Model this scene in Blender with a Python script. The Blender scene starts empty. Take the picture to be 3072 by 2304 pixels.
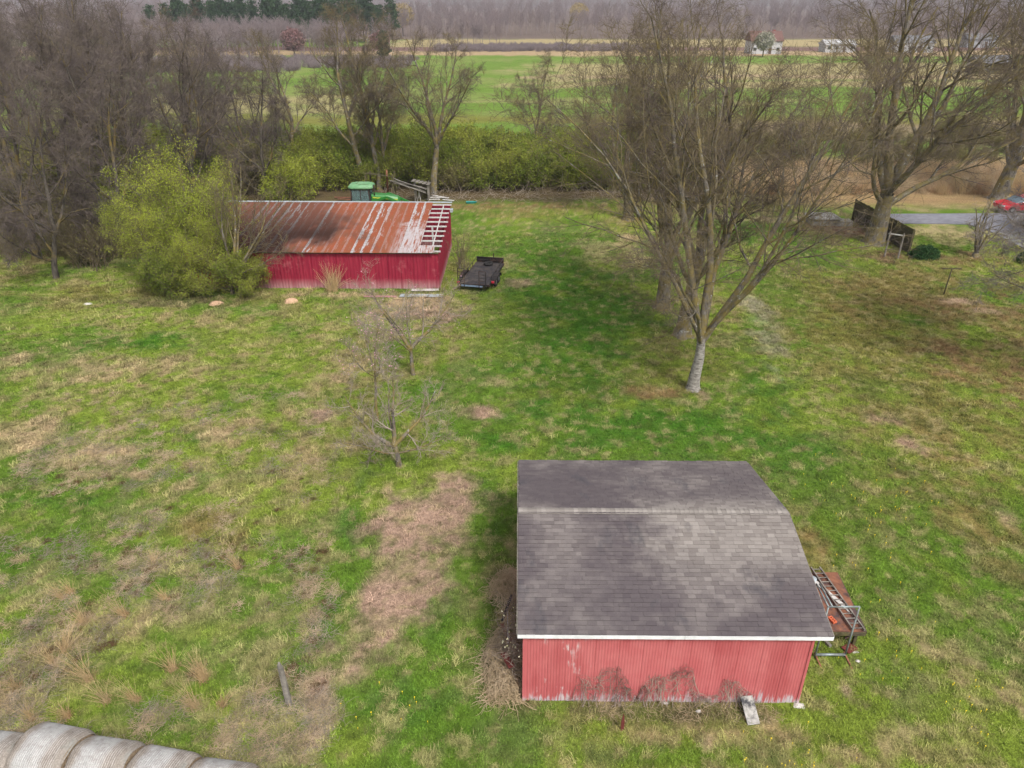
import bpy, math, random
import numpy as np
from mathutils import Vector, Matrix, Euler

R = math.radians
sc = bpy.context.scene
col = bpy.data.collections.new('place'); sc.collection.children.link(col)

# ------------------------------------------------------------------ camera
PITCH, CAMZ, FPX = 27.8, 18.0, 2200.0
cd = bpy.data.cameras.new('camera'); cam = bpy.data.objects.new('camera', cd)
sc.collection.objects.link(cam)
cam.location = (0, 0, CAMZ); cam.rotation_euler = (R(90 - PITCH), 0, 0)
cd.sensor_width = 36; cd.lens = 36 * FPX / 3072; cd.clip_start = 0.5; cd.clip_end = 12000
sc.camera = cam
# ------------------------------------------------------------------ sky, sun, exposure
SUN_EL, SUN_ROT = 52, 150
w = bpy.data.worlds.new('World'); sc.world = w; w.use_nodes = True
nt = w.node_tree; bg = nt.nodes['Background']
sky = nt.nodes.new('ShaderNodeTexSky'); sky.sky_type = 'NISHITA'; sky.sun_disc = False
sky.sun_elevation = R(SUN_EL); sky.sun_rotation = R(SUN_ROT); sky.dust_density = 4.0; sky.ozone_density = 1.0; sky.air_density = 1.0
hs = nt.nodes.new('ShaderNodeHueSaturation'); hs.inputs['Saturation'].default_value = 0.22
nt.links.new(sky.outputs[0], hs.inputs['Color']); nt.links.new(hs.outputs[0], bg.inputs[0])
bg.inputs[1].default_value = 0.103
sd = bpy.data.lights.new('sun', 'SUN'); sd.energy = 1.45; sd.angle = R(11); sd.color = (1.0, 0.95, 0.88)
so = bpy.data.objects.new('sun', sd); sc.collection.objects.link(so)
az = R(SUN_ROT)      # sun direction: rotation measured from +Y towards +X
sdir = Vector((math.sin(az) * math.cos(R(SUN_EL)), math.cos(az) * math.cos(R(SUN_EL)), math.sin(R(SUN_EL))))
so.rotation_euler = sdir.to_track_quat('Z', 'Y').to_euler()
vs = sc.view_settings; vs.view_transform = 'Standard'; vs.look = 'None'; vs.gamma = 1; vs.use_curve_mapping = False
vs.exposure = 1.06
sc.cycles.max_bounces = 5; sc.cycles.diffuse_bounces = 2; sc.cycles.glossy_bounces = 2
sc.cycles.transparent_max_bounces = 4; sc.cycles.volume_bounces = 0
sc.cycles.use_adaptive_sampling = False; sc.cycles.use_denoising = True; sc.cycles.denoiser = "OPENIMAGEDENOISE"; sc.cycles.denoising_input_passes = "RGB_ALBEDO_NORMAL"; sc.cycles.denoising_prefilter = "ACCURATE"

# ------------------------------------------------------------------ pixel -> place helpers (survey of the photograph)
def at(px, py, z=0.0):
    a = R(PITCH) + math.atan((py - 1152) / FPX)
    y = (CAMZ - z) / math.tan(a)
    zz = y * math.cos(R(PITCH)) + (CAMZ - z) * math.sin(R(PITCH))
    return Vector(((px - 1536) / FPX * zz, y, z))
def atY(px, py, Y):
    a = R(PITCH) + math.atan((py - 1152) / FPX)
    z = CAMZ - Y * math.tan(a)
    zz = Y * math.cos(R(PITCH)) + (CAMZ - z) * math.sin(R(PITCH))
    return Vector(((px - 1536) / FPX * zz, Y, z))

# ------------------------------------------------------------------ material helpers
class N:
    def __init__(s, name, rough=0.9, spec=0.2, metal=0.0):
        s.m = bpy.data.materials.new(name); s.m.use_nodes = True
        s.t = s.m.node_tree; s.b = s.t.nodes['Principled BSDF']
        s.b.inputs['Roughness'].default_value = rough
        s.b.inputs['Specular IOR Level'].default_value = spec
        s.b.inputs['Metallic'].default_value = metal
    def set(s, sock, v):
        if isinstance(v, bpy.types.NodeSocket): s.t.links.new(v, sock)
        elif isinstance(v, (tuple, list)) and len(v) == 3 and sock.type == 'RGBA': sock.default_value = (*v, 1)
        else: sock.default_value = v
    def pos(s): return s.t.nodes.new('ShaderNodeNewGeometry').outputs['Position']
    def obj(s): return s.t.nodes.new('ShaderNodeTexCoord').outputs['Object']
    def rnd(s): return s.t.nodes.new('ShaderNodeObjectInfo').outputs['Random']
    def attr(s, name, kind='GEOMETRY', out='Color'):
        n = s.t.nodes.new('ShaderNodeAttribute'); n.attribute_name = name; n.attribute_type = kind; return n.outputs[out]
    def scale(s, v, k):
        n = s.t.nodes.new('ShaderNodeVectorMath'); n.operation = 'MULTIPLY'; s.set(n.inputs[0], v); n.inputs[1].default_value = k
        return n.outputs[0]
    def noise(s, v, scale, detail=3, rough=0.6):
        n = s.t.nodes.new('ShaderNodeTexNoise'); s.set(n.inputs['Vector'], v); n.inputs['Scale'].default_value = scale
        n.inputs['Detail'].default_value = detail; n.inputs['Roughness'].default_value = rough; return n.outputs['Fac']
    def sep(s, v, i):
        n = s.t.nodes.new('ShaderNodeSeparateXYZ'); s.set(n.inputs[0], v); return n.outputs[i]
    def ramp(s, f, a, b, lo=0.0, hi=1.0):
        n = s.t.nodes.new('ShaderNodeMapRange'); n.clamp = True
        s.set(n.inputs[0], f); n.inputs[1].default_value = a; n.inputs[2].default_value = b
        n.inputs[3].default_value = lo; n.inputs[4].default_value = hi; return n.outputs[0]
    def mth(s, op, a, b=0.0, c=0.0):
        n = s.t.nodes.new('ShaderNodeMath'); n.operation = op; s.set(n.inputs[0], a); s.set(n.inputs[1], b)
        s.set(n.inputs[2], c); return n.outputs[0]
    def mix(s, f, a, b, mode='MIX'):
        n = s.t.nodes.new('ShaderNodeMix'); n.data_type = 'RGBA'; n.blend_type = mode
        s.set(n.inputs['Factor'], f); s.set(n.inputs[6], a); s.set(n.inputs[7], b); return n.outputs[2]
    def mul(s, c, f):
        n = s.t.nodes.new('ShaderNodeVectorMath'); n.operation = 'SCALE'; s.set(n.inputs[0], c); s.set(n.inputs['Scale'], f)
        return n.outputs[0]
    def col(s, c): s.set(s.b.inputs['Base Color'], c); return s
    def bump(s, h, d=0.02, st=0.5):
        n = s.t.nodes.new('ShaderNodeBump'); n.inputs['Distance'].default_value = d; n.inputs['Strength'].default_value = st
        s.set(n.inputs['Height'], h); s.t.links.new(n.outputs[0], s.b.inputs['Normal']); return s
    def white(s, v):
        n = s.t.nodes.new('ShaderNodeTexWhiteNoise'); s.set(n.inputs['Vector'], v); return n.outputs['Value']

def plain(name, c, rough=0.8, var=0.25, sc_=8.0, metal=0.0, spec=0.25, c2=None, sc2=1.5):
    n = N(name, rough, spec, metal); o = n.obj(); f = n.noise(o, sc_, 4)
    base = c
    if c2 is not None: base = n.mix(n.ramp(n.noise(o, sc2, 4, .65), .45, .6), c, c2)
    n.col(n.mul(n.mix(0.0, base, base), n.ramp(f, .25, .75, 1 - var, 1 + var)))
    return n.m

M = {}
def build_mats():
    # ground: cover colour painted per vertex from the surveyed patches, fine mottling on top
    n = N('ground_cover', 1.0, 0.0); p = n.pos(); c = n.attr('cover')
    f = n.ramp(n.noise(p, 7, 6, .75), .3, .7, .5, 1.5)
    f2 = n.ramp(n.noise(p, 30, 4, .75), .3, .7, .62, 1.38)
    f3 = n.ramp(n.noise(n.scale(p, (.35, .9, 1)), .9, 5, .65), .3, .7, .82, 1.2)
    n.col(n.mul(n.mul(n.mul(c, f), f2), f3)); n.bump(n.noise(p, 14, 5, .7), .1, .7); M['ground'] = n.m
    n = N('grass_blade', 0.9, 0.04); c = n.attr('cover', 'INSTANCER'); r = n.rnd()
    n.col(n.mul(c, n.ramp(r, 0, 1, .7, 1.6))); M['blade'] = n.m
    # barks
    n = N('grey_bark_with_lichen', 0.95, 0.1); p = n.pos()
    g = n.mix(n.ramp(n.noise(n.scale(p, (1, 1, .35)), 5, 5, .7), .35, .65), (.055, .046, .038), (.21, .19, .165))
    y = n.mix(n.ramp(n.noise(p, 1.7, 5, .7), .42, .6, 0, .85), g, (.20, .155, .045))
    n.col(n.mix(n.ramp(n.noise(p, 3.3, 4, .7), .6, .68), y, (.33, .33, .31))); n.bump(n.noise(n.scale(p, (1, 1, .25)), 16, 4), .04, .8)
    M['bark'] = n.m
    n = N('dark_woodland_bark', 0.95, 0.1); p = n.pos()
    g = n.mix(n.ramp(n.noise(n.scale(p, (1, 1, .35)), 5, 5, .7), .35, .65), (.04, .034, .03), (.12, .105, .085))
    n.col(n.mix(n.ramp(n.noise(p, .7, 5, .7), .5, .62, 0, .8), g, (.19, .14, .04))); M['dark_bark'] = n.m
    n = N('pale_smooth_bark', 0.9, 0.1); p = n.pos()
    g = n.mix(n.ramp(n.noise(n.scale(p, (1, 1, 2.2)), 4, 5, .7), .35, .62), (.13, .115, .1), (.36, .34, .31))
    n.col(n.mix(n.ramp(n.noise(n.scale(p, (1, 1, 3.5)), 3, 3, .6), .62, .68), g, (.05, .042, .036))); n.bump(n.noise(p, 14, 4), .03, .7)
    M['pale_bark'] = n.m
    def twig(k, a, b):
        n = N(k, 0.95, 0.05); p = n.pos()
        n.col(n.mix(n.ramp(n.noise(p, 1.1, 4, .7), .4, .6), a, b)); M[k] = n.m
    twig('dark_twig', (.115, .09, .085), (.18, .145, .075)); twig('wood_twig', (.115, .092, .092), (.15, .122, .095))
    twig('grey_twig', (.19, .165, .165), (.23, .2, .18))
    twig('pale_twig', (.32, .275, .225), (.25, .2, .15))
    twig('thicket_twig', (.12, .095, .07), (.17, .14, .075))
    twig('far_twig', (.20, .165, .175), (.27, .22, .215))
    twig('straw', (.54, .42, .29), (.42, .32, .2))
    twig('orange_straw', (.55, .39, .2), (.5, .38, .22))
    twig('rust_straw', (.42, .25, .14), (.40, .29, .17))
    twig('weed_brown', (.15, .085, .045), (.12, .09, .045))
    twig('vine', (.17, .12, .10), (.34, .28, .23))
    def leaf(k, a, b, s=.8):
        n = N(k, 0.8, 0.06); p = n.pos()
        n.col(n.mix(n.ramp(n.noise(p, s, 4, .7), .38, .62), a, b))
        M[k] = n.m
    leaf('spring_leaf', (.30, .34, .04), (.19, .235, .03), .45)
    leaf('hedge_leaf', (.11, .155, .02), (.225, .245, .038), .25)
    leaf('dull_leaf', (.15, .145, .045), (.20, .18, .07), .3)
    leaf('evergreen_leaf', (.018, .055, .018), (.045, .09, .03), 3)
    leaf('pine_needle', (.022, .048, .022), (.04, .07, .03), .1)
    leaf('yellow_bud', (.36, .27, .10), (.27, .21, .09), .1)
    leaf('pink_blossom', (.62, .27, .40), (.75, .45, .55), 3)
    leaf('white_blossom', (.75, .68, .38), (.8, .78, .6), 9)
    leaf('yellow_flower', (.8, .62, .04), (.75, .55, .03), 3)
    leaf('far_crown', (.24, .19, .195), (.21, .165, .15), .02)
    leaf('russet_crown', (.20, .10, .10), (.19, .13, .12), .1)
    leaf('blossom_crown', (.34, .33, .27), (.27, .26, .2), .1)
    # shed wall: sun-faded red corrugated steel, chalked towards the ground
    n = N('faded_red_steel', 0.7, 0.15); p = n.pos(); z = n.sep(p, 2)
    st = n.noise(n.scale(p, (7, 7, .8)), 1.6, 4, .65)
    red = n.mix(n.ramp(n.noise(p, 1.2, 4), .35, .65), (.42, .10, .105), (.48, .14, .142))
    red = n.mix(n.ramp(st, .4, .7, 0, .35), red, (.5, .15, .15))
    red = n.mix(n.ramp(n.noise(n.scale(p, (1.5, 1.5, .25)), .9, 4, .6), .48, .6, 0, .4), red, (.30, .05, .055)); k = n.mth('ADD', n.ramp(z, .0, .6, .38, 0), n.ramp(st, .35, .7, 0, .4))
    red = n.mix(n.ramp(k, .38, .55, 0, .85), red, (.46, .44, .47))
    blo = n.mth('MULTIPLY', n.ramp(n.noise(n.scale(p, (1.0, 1, .55)), 1.9, 3, .7), .57, .66), n.ramp(n.sep(p, 0), 1.6, 2.6, 1, 0))
    red = n.mix(n.mth('MULTIPLY', blo, n.ramp(st, .45, .6)), red, (.6, .52, .52))
    n.col(red); M['shed_red'] = n.m
    n = N('deep_red_barn_steel', 0.7, 0.12); p = n.pos(); z = n.sep(p, 2)
    st = n.noise(n.scale(p, (5, 5, .5)), 1.2, 4, .65)
    red = n.mix(n.ramp(st, .35, .7), (.20, .011, .03), (.30, .028, .05))
    red = n.mix(n.ramp(n.noise(p, .8, 5, .7), .58, .72, 0, .5), red, (.42, .14, .15))
    red = n.mix(n.mth('MULTIPLY', n.ramp(z, .05, .75, 1, 0), n.ramp(st, .3, .6, .3, .9)), red, (.40, .25, .25))
    n.col(red); M['barn_red'] = n.m
    # rusted roof sheets: silver seams, orange rust, algae dirt and tree shade painted in towards the west end
    n = N('rusted_roof_steel', 0.95, 0.03); o = n.obj(); p = n.pos(); r = n.rnd()
    off = n.mul(n.mix(0, (17.0, 9.0, 3.0), (17, 9, 3)), r)
    ov = n.t.nodes.new('ShaderNodeVectorMath'); ov.operation = 'ADD'; n.set(ov.inputs[0], o); n.set(ov.inputs[1], off); o2 = ov.outputs[0]
    rust = n.mix(n.ramp(n.noise(n.scale(o2, (3, .7, 1)), 1.1, 5, .7), .35, .65), (.255, .068, .034), (.21, .085, .048))
    rust = n.mix(n.ramp(n.noise(p, 7, 4, .75), .62, .72, 0, .7), rust, (.38, .26, .17))
    silver = n.mix(n.ramp(n.noise(o2, 6, 4, .7), .4, .6), (.40, .40, .42), (.27, .225, .21))
    edge = n.mth('ADD', n.ramp(n.sep(o, 0), .0, .27, .55, 0), n.ramp(n.noise(n.scale(o2, (4, .5, 1)), 1.3, 4, .7), .3, .7, -.3, .3))
    em = n.mth('MULTIPLY', n.ramp(edge, .12, .22), n.ramp(n.mth('FRACT', n.mth('MULTIPLY', r, 7.31)), .25, .5, .25, 1))
    rust = n.mix(em, rust, silver)
    # bare galvanised patch near the open end, and weathered top edge
    px_ = n.sep(p, 0); py_ = n.sep(p, 1)
    pa = n.mth('MULTIPLY', n.ramp(px_, -8.6, -7.5), n.ramp(n.mth('ADD', py_, n.ramp(n.noise(p, 1.4, 4), .3, .7, -1.6, 1.6)), 52.6, 54.2, 1, 0))
    pa = n.mth('MULTIPLY', pa, n.ramp(n.noise(n.scale(p, (5, .5, 1)), 1.5, 4, .7), .38, .55))
    rust = n.mix(n.mth('MULTIPLY', pa, .9), rust, (.40, .37, .38))
    grime_shade = n.attr('grime_shade', 'GEOMETRY', 'Fac')
    n.col(n.mul(n.mix(n.mth('MULTIPLY', grime_shade, .6), rust, (.20, .13, .115)), n.ramp(grime_shade, 0, 1, 1, .2))); M['rust_roof'] = n.m
    # shingles
    n = N('weathered_asphalt_shingle', 1.0, 0.03); p = n.pos()
    a = n.mth('FRACT', n.mth('ADD', n.rnd(), n.attr('shade', 'GEOMETRY', 'Fac')))
    base = n.mix(a, (.125, .108, .107), (.185, .163, .157))
    tone = n.ramp(n.noise(n.scale(p, (.35, .45, .5)), 1.0, 4, .62), .38, .55, 0, 1)
    base = n.mix(n.mth('MULTIPLY', tone, .72), base, (.072, .06, .068))
    x = n.sep(p, 0); y = n.sep(p, 1)
    tan_ = n.mth('MULTIPLY', n.ramp(n.mth('ADD', x, n.ramp(n.noise(p, 1.1, 4), .3, .7, -1, 1)), 3.6, 5.0), n.ramp(y, 15.6, 17.2))
    tan_ = n.mth('MULTIPLY', tan_, n.ramp(y, 18.7, 19.6, 1, .1))
    base = n.mix(n.mth('MULTIPLY', tan_, .6), base, n.mix(a, (.22, .195, .175), (.34, .31, .28)))
    blotch = n.ramp(n.noise(n.scale(p, (.9, .5, .5)), 1.2, 4, .6), .60, .72, 0, .8)
    base = n.mix(blotch, base, (.068, .064, .072))
    n.col(n.mul(base, n.ramp(n.noise(p, 60, 2, .8), .3, .7, .8, 1.2))); n.bump(n.noise(p, 90, 2), .01, .4); M['shingle'] = n.m
    n = N('ridge_shingle', 1.0, 0.03); p = n.pos()
    n.col(n.mix(n.rnd(), (.195, .175, .16), (.28, .255, .235))); M['ridge'] = n.m
    M['white_trim'] = plain('chipped_white_paint', (.66, .66, .68), .6, .12, 5, c2=(.72, .72, .74), sc2=2)
    M['grey_wood'] = plain('weathered_grey_wood', (.22, .20, .175), .9, .4, 9, c2=(.14, .125, .11))
    M['whitish_wood'] = plain('bleached_wood', (.48, .46, .44), .9, .25, 9)
    M['dark_wood'] = plain('dark_mossy_wood', (.075, .062, .04), .95, .45, 6, c2=(.10, .09, .035), sc2=2)
    M['ramp_wood'] = plain('black_stained_board', (.32, .31, .29), .9, .3, 9, c2=(.05, .05, .055), sc2=3.2)
    M['galv'] = plain('galvanised_pipe', (.26, .31, .32), .5, .25, 9, metal=.3, c2=(.16, .17, .16))
    M['rust'] = plain('rusty_steel', (.13, .055, .035), .85, .4, 9, c2=(.20, .085, .05))
    M['rust_orange'] = plain('orange_rust_plate', (.20, .085, .05), .85, .4, 5, c2=(.075, .05, .05), sc2=1.6)
    M['dark_red_sheet'] = plain('dark_red_sheet', (.13, .03, .025), .8, .2, 5)
    M['orange_brick'] = plain('orange_brick', (.55, .13, .06), .85, .15, 9)
    M['black_steel'] = plain('black_painted_steel', (.02, .018, .018), .55, .4, 8, c2=(.06, .035, .028))
    M['black_deck'] = plain('dark_trailer_boards', (.035, .031, .034), .85, .4, 5, c2=(.065, .055, .05), sc2=2)
    M['tyre'] = plain('tyre_rubber', (.022, .021, .021), .85, .2, 8)
    M['rim'] = plain('grey_rim', (.25, .25, .26), .5, .2, 8, metal=.5)
    M['yellow_rim'] = plain('yellow_rim', (.6, .42, .03), .5, .1, 8)
    M['green_paint'] = plain('bright_green_paint', (.025, .17, .028), .35, .12, 4, spec=.5)
    M['green_roof'] = plain('faded_green_cab_roof', (.11, .26, .12), .6, .15, 3, c2=(.17, .32, .17), sc2=1)
    M['yellow_paint'] = plain('yellow_green_stripe', (.45, .5, .06), .5, .1, 4)
    M['dark_glass'] = plain('dark_cab_glass', (.02, .045, .045), .08, .3, 2, spec=.9)
    M['red_lens'] = plain('red_lens', (.45, .02, .04), .3, .1, 5, spec=.6)
    M['blue_steel'] = plain('blue_grey_bumper', (.16, .22, .30), .5, .3, 8)
    M['concrete'] = plain('rough_concrete', (.26, .25, .235), .95, .25, 5, c2=(.17, .165, .155))
    M['pale_stone'] = plain('pale_stone', (.5, .47, .44), .95, .15, 6)
    M['clay'] = plain('bare_clay', (.5, .32, .21), .95, .2, 6)
    M['teal'] = plain('teal_plastic', (.02, .22, .20), .5, .1, 5)
    M['tarp'] = plain('grey_tarp', (.33, .37, .40), .6, .2, 5)
    gl = N('clear_cab_glass', .05, .5); gl.b.inputs['Transmission Weight'].default_value = .75; gl.b.inputs['IOR'].default_value = 1.05; gl.col((.3, .42, .42)); M['cab_glass'] = gl.m
    M['car_red'] = plain('glossy_red_car_paint', (.45, .02, .035), .2, .05, 3, spec=.7)
    M['car_silver'] = plain('silver_car_paint', (.42, .43, .45), .25, .05, 3, spec=.7, metal=.4)
    M['car_glass'] = plain('car_glass', (.10, .14, .17), .05, .05, 3, spec=1.0)
    M['lamp_lens'] = plain('clear_lamp_lens', (.6, .62, .65), .15, .05, 3, spec=.8)
    M['house_white'] = plain('white_siding', (.42, .42, .43), .8, .08, 2)
    M['house_grey'] = plain('grey_siding', (.3, .31, .33), .8, .08, 2)
    M['house_roof'] = plain('brown_shingle_roof', (.13, .07, .06), .9, .15, 2)
    M['grey_roof'] = plain('grey_shingle_roof', (.14, .14, .15), .9, .15, 2)
    M['window_dark'] = plain('window_glass', (.03, .035, .04), .1, .05, 3, spec=.8)
    M['door'] = plain('dark_door', (.09, .06, .05), .6, .1, 3)
    M['asphalt'] = plain('worn_asphalt', (.15, .15, .175), .9, .15, 2, c2=(.19, .19, .215), sc2=.25)
    n = N('red_brick_wall', .9, .2); bt = n.t.nodes.new('ShaderNodeTexBrick'); n.set(bt.inputs['Vector'], n.obj())
    bt.inputs['Color1'].default_value = (.28, .06, .045, 1); bt.inputs['Color2'].default_value = (.2, .045, .035, 1)
    bt.inputs['Mortar'].default_value = (.3, .27, .25, 1); bt.inputs['Scale'].default_value = 4.5; n.col(bt.outputs[0]); M['brick'] = n.m
    # hay bale: net-wrapped hay, pale woven net round the middle
    n = N('net_wrapped_hay', .95, .1); o = n.obj(); x = n.sep(o, 0)
    band = n.mth('ADD', x, n.ramp(n.noise(o, 1.5, 3), .3, .7, -.12, .12))
    lines = n.mth('SINE', n.mth('MULTIPLY', x, 108))
    hay = n.mix(n.ramp(n.noise(o, 22, 4, .75), .35, .65), (.22, .19, .165), (.33, .295, .26))
    net = n.mix(n.ramp(n.noise(o, 30, 4, .8), .35, .65), (.34, .33, .32), (.46, .455, .45))
    mid = n.mth('MULTIPLY', n.ramp(band, -.55, -.38), n.ramp(band, .12, .3, 1, 0))
    c = n.mix(mid, hay, net)
    lm = n.mth('MULTIPLY', n.ramp(lines, .3, .9), n.mth('MULTIPLY', n.ramp(band, -.12, .0), n.ramp(band, .52, .62, 1, 0)))
    c = n.mix(n.mth('MULTIPLY', lm, .6), c, (.55, .52, .50))
    c = n.mix(n.ramp(n.noise(o, 2.2, 5, .7), .5, .68, 0, .55), c, (.16, .13, .11)); c = n.mix(n.ramp(n.noise(o, .9, 3), .55, .7, 0, .4), c, (.25, .33, .325))
    n.col(c); n.bump(n.mth('ADD', n.mth('MULTIPLY', lines, .3), n.noise(o, 26, 4, .8)), .03, .7); M['bale'] = n.m
    n = N('hay_bale_end', .95, .1); o = n.obj()
    n.col(n.mix(n.ramp(n.noise(o, 14, 5, .8), .35, .65), (.20, .14, .09), (.40, .31, .21))); n.bump(n.noise(o, 20, 4, .8), .04, .9); M['bale_end'] = n.m
    n = N('hazy_wooded_hill', 1, 0); p = n.pos()
    n.col(n.mix(n.ramp(n.noise(p, .02, 6, .75), .4, .6), (.05, .05, .045), (.12, .10, .09))); M['hill'] = n.m
build_mats()

# ------------------------------------------------------------------ object helpers
def tag(o, label=None, cat=None, group=None, kind=None):
    if label: o['label'] = label
    if cat: o['category'] = cat
    if group: o['group'] = group
    if kind: o['kind'] = kind
    return o
def link(o, parent=None):
    col.objects.link(o)
    if parent: o.parent = parent
    return o
def empty(name, loc=(0, 0, 0), rz=0.0):
    o = bpy.data.objects.new(name, None); o.empty_display_size = .3; link(o); o.location = loc; o.rotation_euler = (0, 0, rz); return o
def kids(o): return [c for c in col.objects if c.parent == o]
def copy_tree(o, parent=None):
    c = o.copy(); col.objects.link(c); c.parent = parent
    for ch in kids(o): copy_tree(ch, c)
    return c
def mesh_np(name, V, faces, mat, smooth=True):
    """faces: list of int arrays (n,3)/(n,4)"""
    me = bpy.data.meshes.new(name); V = np.asarray(V, np.float32)
    faces = [np.asarray(f, np.int32) for f in faces if len(f)]
    me.vertices.add(len(V)); me.vertices.foreach_set('co', V.ravel())
    nl = sum(f.size for f in faces); nf = sum(len(f) for f in faces)
    me.loops.add(nl); me.loops.foreach_set('vertex_index', np.concatenate([f.ravel() for f in faces]))
    me.polygons.add(nf)
    ls = np.concatenate([np.full(len(f), f.shape[1], np.int32) for f in faces])
    me.polygons.foreach_set('loop_start', np.concatenate([[0], np.cumsum(ls)[:-1]]).astype(np.int32))
    me.update(calc_edges=True)
    if smooth: me.polygons.foreach_set('use_smooth', np.ones(nf, bool))
    me.materials.append(M[mat]); me.validate()
    return me
def mobj(name, me, parent=None):
    return link(bpy.data.objects.new(name, me), parent)

class MB:
    def __init__(s): s.v = []; s.f = []
    def add(s, vs_, fs, T=None):
        b = len(s.v)
        s.v += [tuple(T @ Vector(v)) if T is not None else tuple(v) for v in vs_]
        s.f += [tuple(i + b for i in f) for f in fs]; return s
    def box(s, c, d, T=None, rz=0, rx=0, ry=0):
        x, y, z = d[0] / 2, d[1] / 2, d[2] / 2
        L = Matrix.Translation(c) @ Euler((rx, ry, rz)).to_matrix().to_4x4()
        if T is not None: L = T @ L
        vs_ = [(i * x, j * y, k * z) for k in (-1, 1) for j in (-1, 1) for i in (-1, 1)]
        return s.add(vs_, [(0, 2, 3, 1), (4, 5, 7, 6), (0, 1, 5, 4), (2, 6, 7, 3), (0, 4, 6, 2), (1, 3, 7, 5)], L)
    def cyl(s, a, b, r, n=8, r2=None):
        a, b = Vector(a), Vector(b); d = (b - a).normalized(); r2 = r if r2 is None else r2
        u = d.orthogonal().normalized(); v = d.cross(u)
        ring = lambda p, q: [p + (u * math.cos(t) + v * math.sin(t)) * q for t in [2 * math.pi * i / n for i in range(n)]]
        vs_ = ring(a, r) + ring(b, r2)
        fs = [(i, (i + 1) % n, n + (i + 1) % n, n + i) for i in range(n)] + [tuple(range(n))[::-1], tuple(range(n, 2 * n))]
        return s.add(vs_, fs)
    def beam(s, a, b, w_, h, up=(0, 0, 1)):
        a, b = Vector(a), Vector(b); d = b - a; L = d.length; d.normalize(); up = Vector(up)
        sd_ = d.cross(up); sd_ = sd_.normalized() if sd_.length > 1e-4 else d.orthogonal().normalized(); u2 = sd_.cross(d)
        T = Matrix((( d.x, sd_.x, u2.x, 0), (d.y, sd_.y, u2.y, 0), (d.z, sd_.z, u2.z, 0), (0, 0, 0, 1)))
        T = Matrix.Translation((a + b) / 2) @ T
        return s.box((0, 0, 0), (L, w_, h), T)
    def path(s, pts, r, n=6):
        for a, b in zip(pts[:-1], pts[1:]): s.cyl(a, b, r, n)
        return s
    def loft(s, rings):
        n = len(rings[0]); vs_ = [p for r_ in rings for p in r_]; fs = []
        for k in range(len(rings) - 1):
            for i in range(n):
                j = (i + 1) % n; fs.append((k * n + i, k * n + j, (k + 1) * n + j, (k + 1) * n + i))
        fs.append(tuple(range(n))[::-1]); fs.append(tuple((len(rings) - 1) * n + i for i in range(n)))
        return s.add(vs_, fs)
    def torus(s, c, axis, Rr, r, n=24, m=8, squash=1.0):
        ax = Vector(axis).normalized(); u = ax.orthogonal().normalized(); v = ax.cross(u); c = Vector(c); vs_ = []; fs = []
        for i in range(n):
            t = 2 * math.pi * i / n; d = u * math.cos(t) + v * math.sin(t)
            for j in range(m):
                q = 2 * math.pi * j / m; vs_.append(c + d * (Rr + r * math.cos(q)) + ax * r * squash * math.sin(q))
        for i in range(n):
            for j in range(m):
                fs.append((i * m + j, ((i + 1) % n) * m + j, ((i + 1) % n) * m + (j + 1) % m, i * m + (j + 1) % m))
        return s.add(vs_, fs)
    def mesh(s, name, mat, smooth=False):
        me = bpy.data.meshes.new(name); me.from_pydata([tuple(v) for v in s.v], [], s.f)
        me.materials.append(M[mat]); me.validate(); me.update()
        if smooth: me.polygons.foreach_set('use_smooth', [True] * len(me.polygons))
        return me
    def build(s, name, mat, parent=None, smooth=False):
        return mobj(name, s.mesh(name, mat, smooth), parent)

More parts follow.
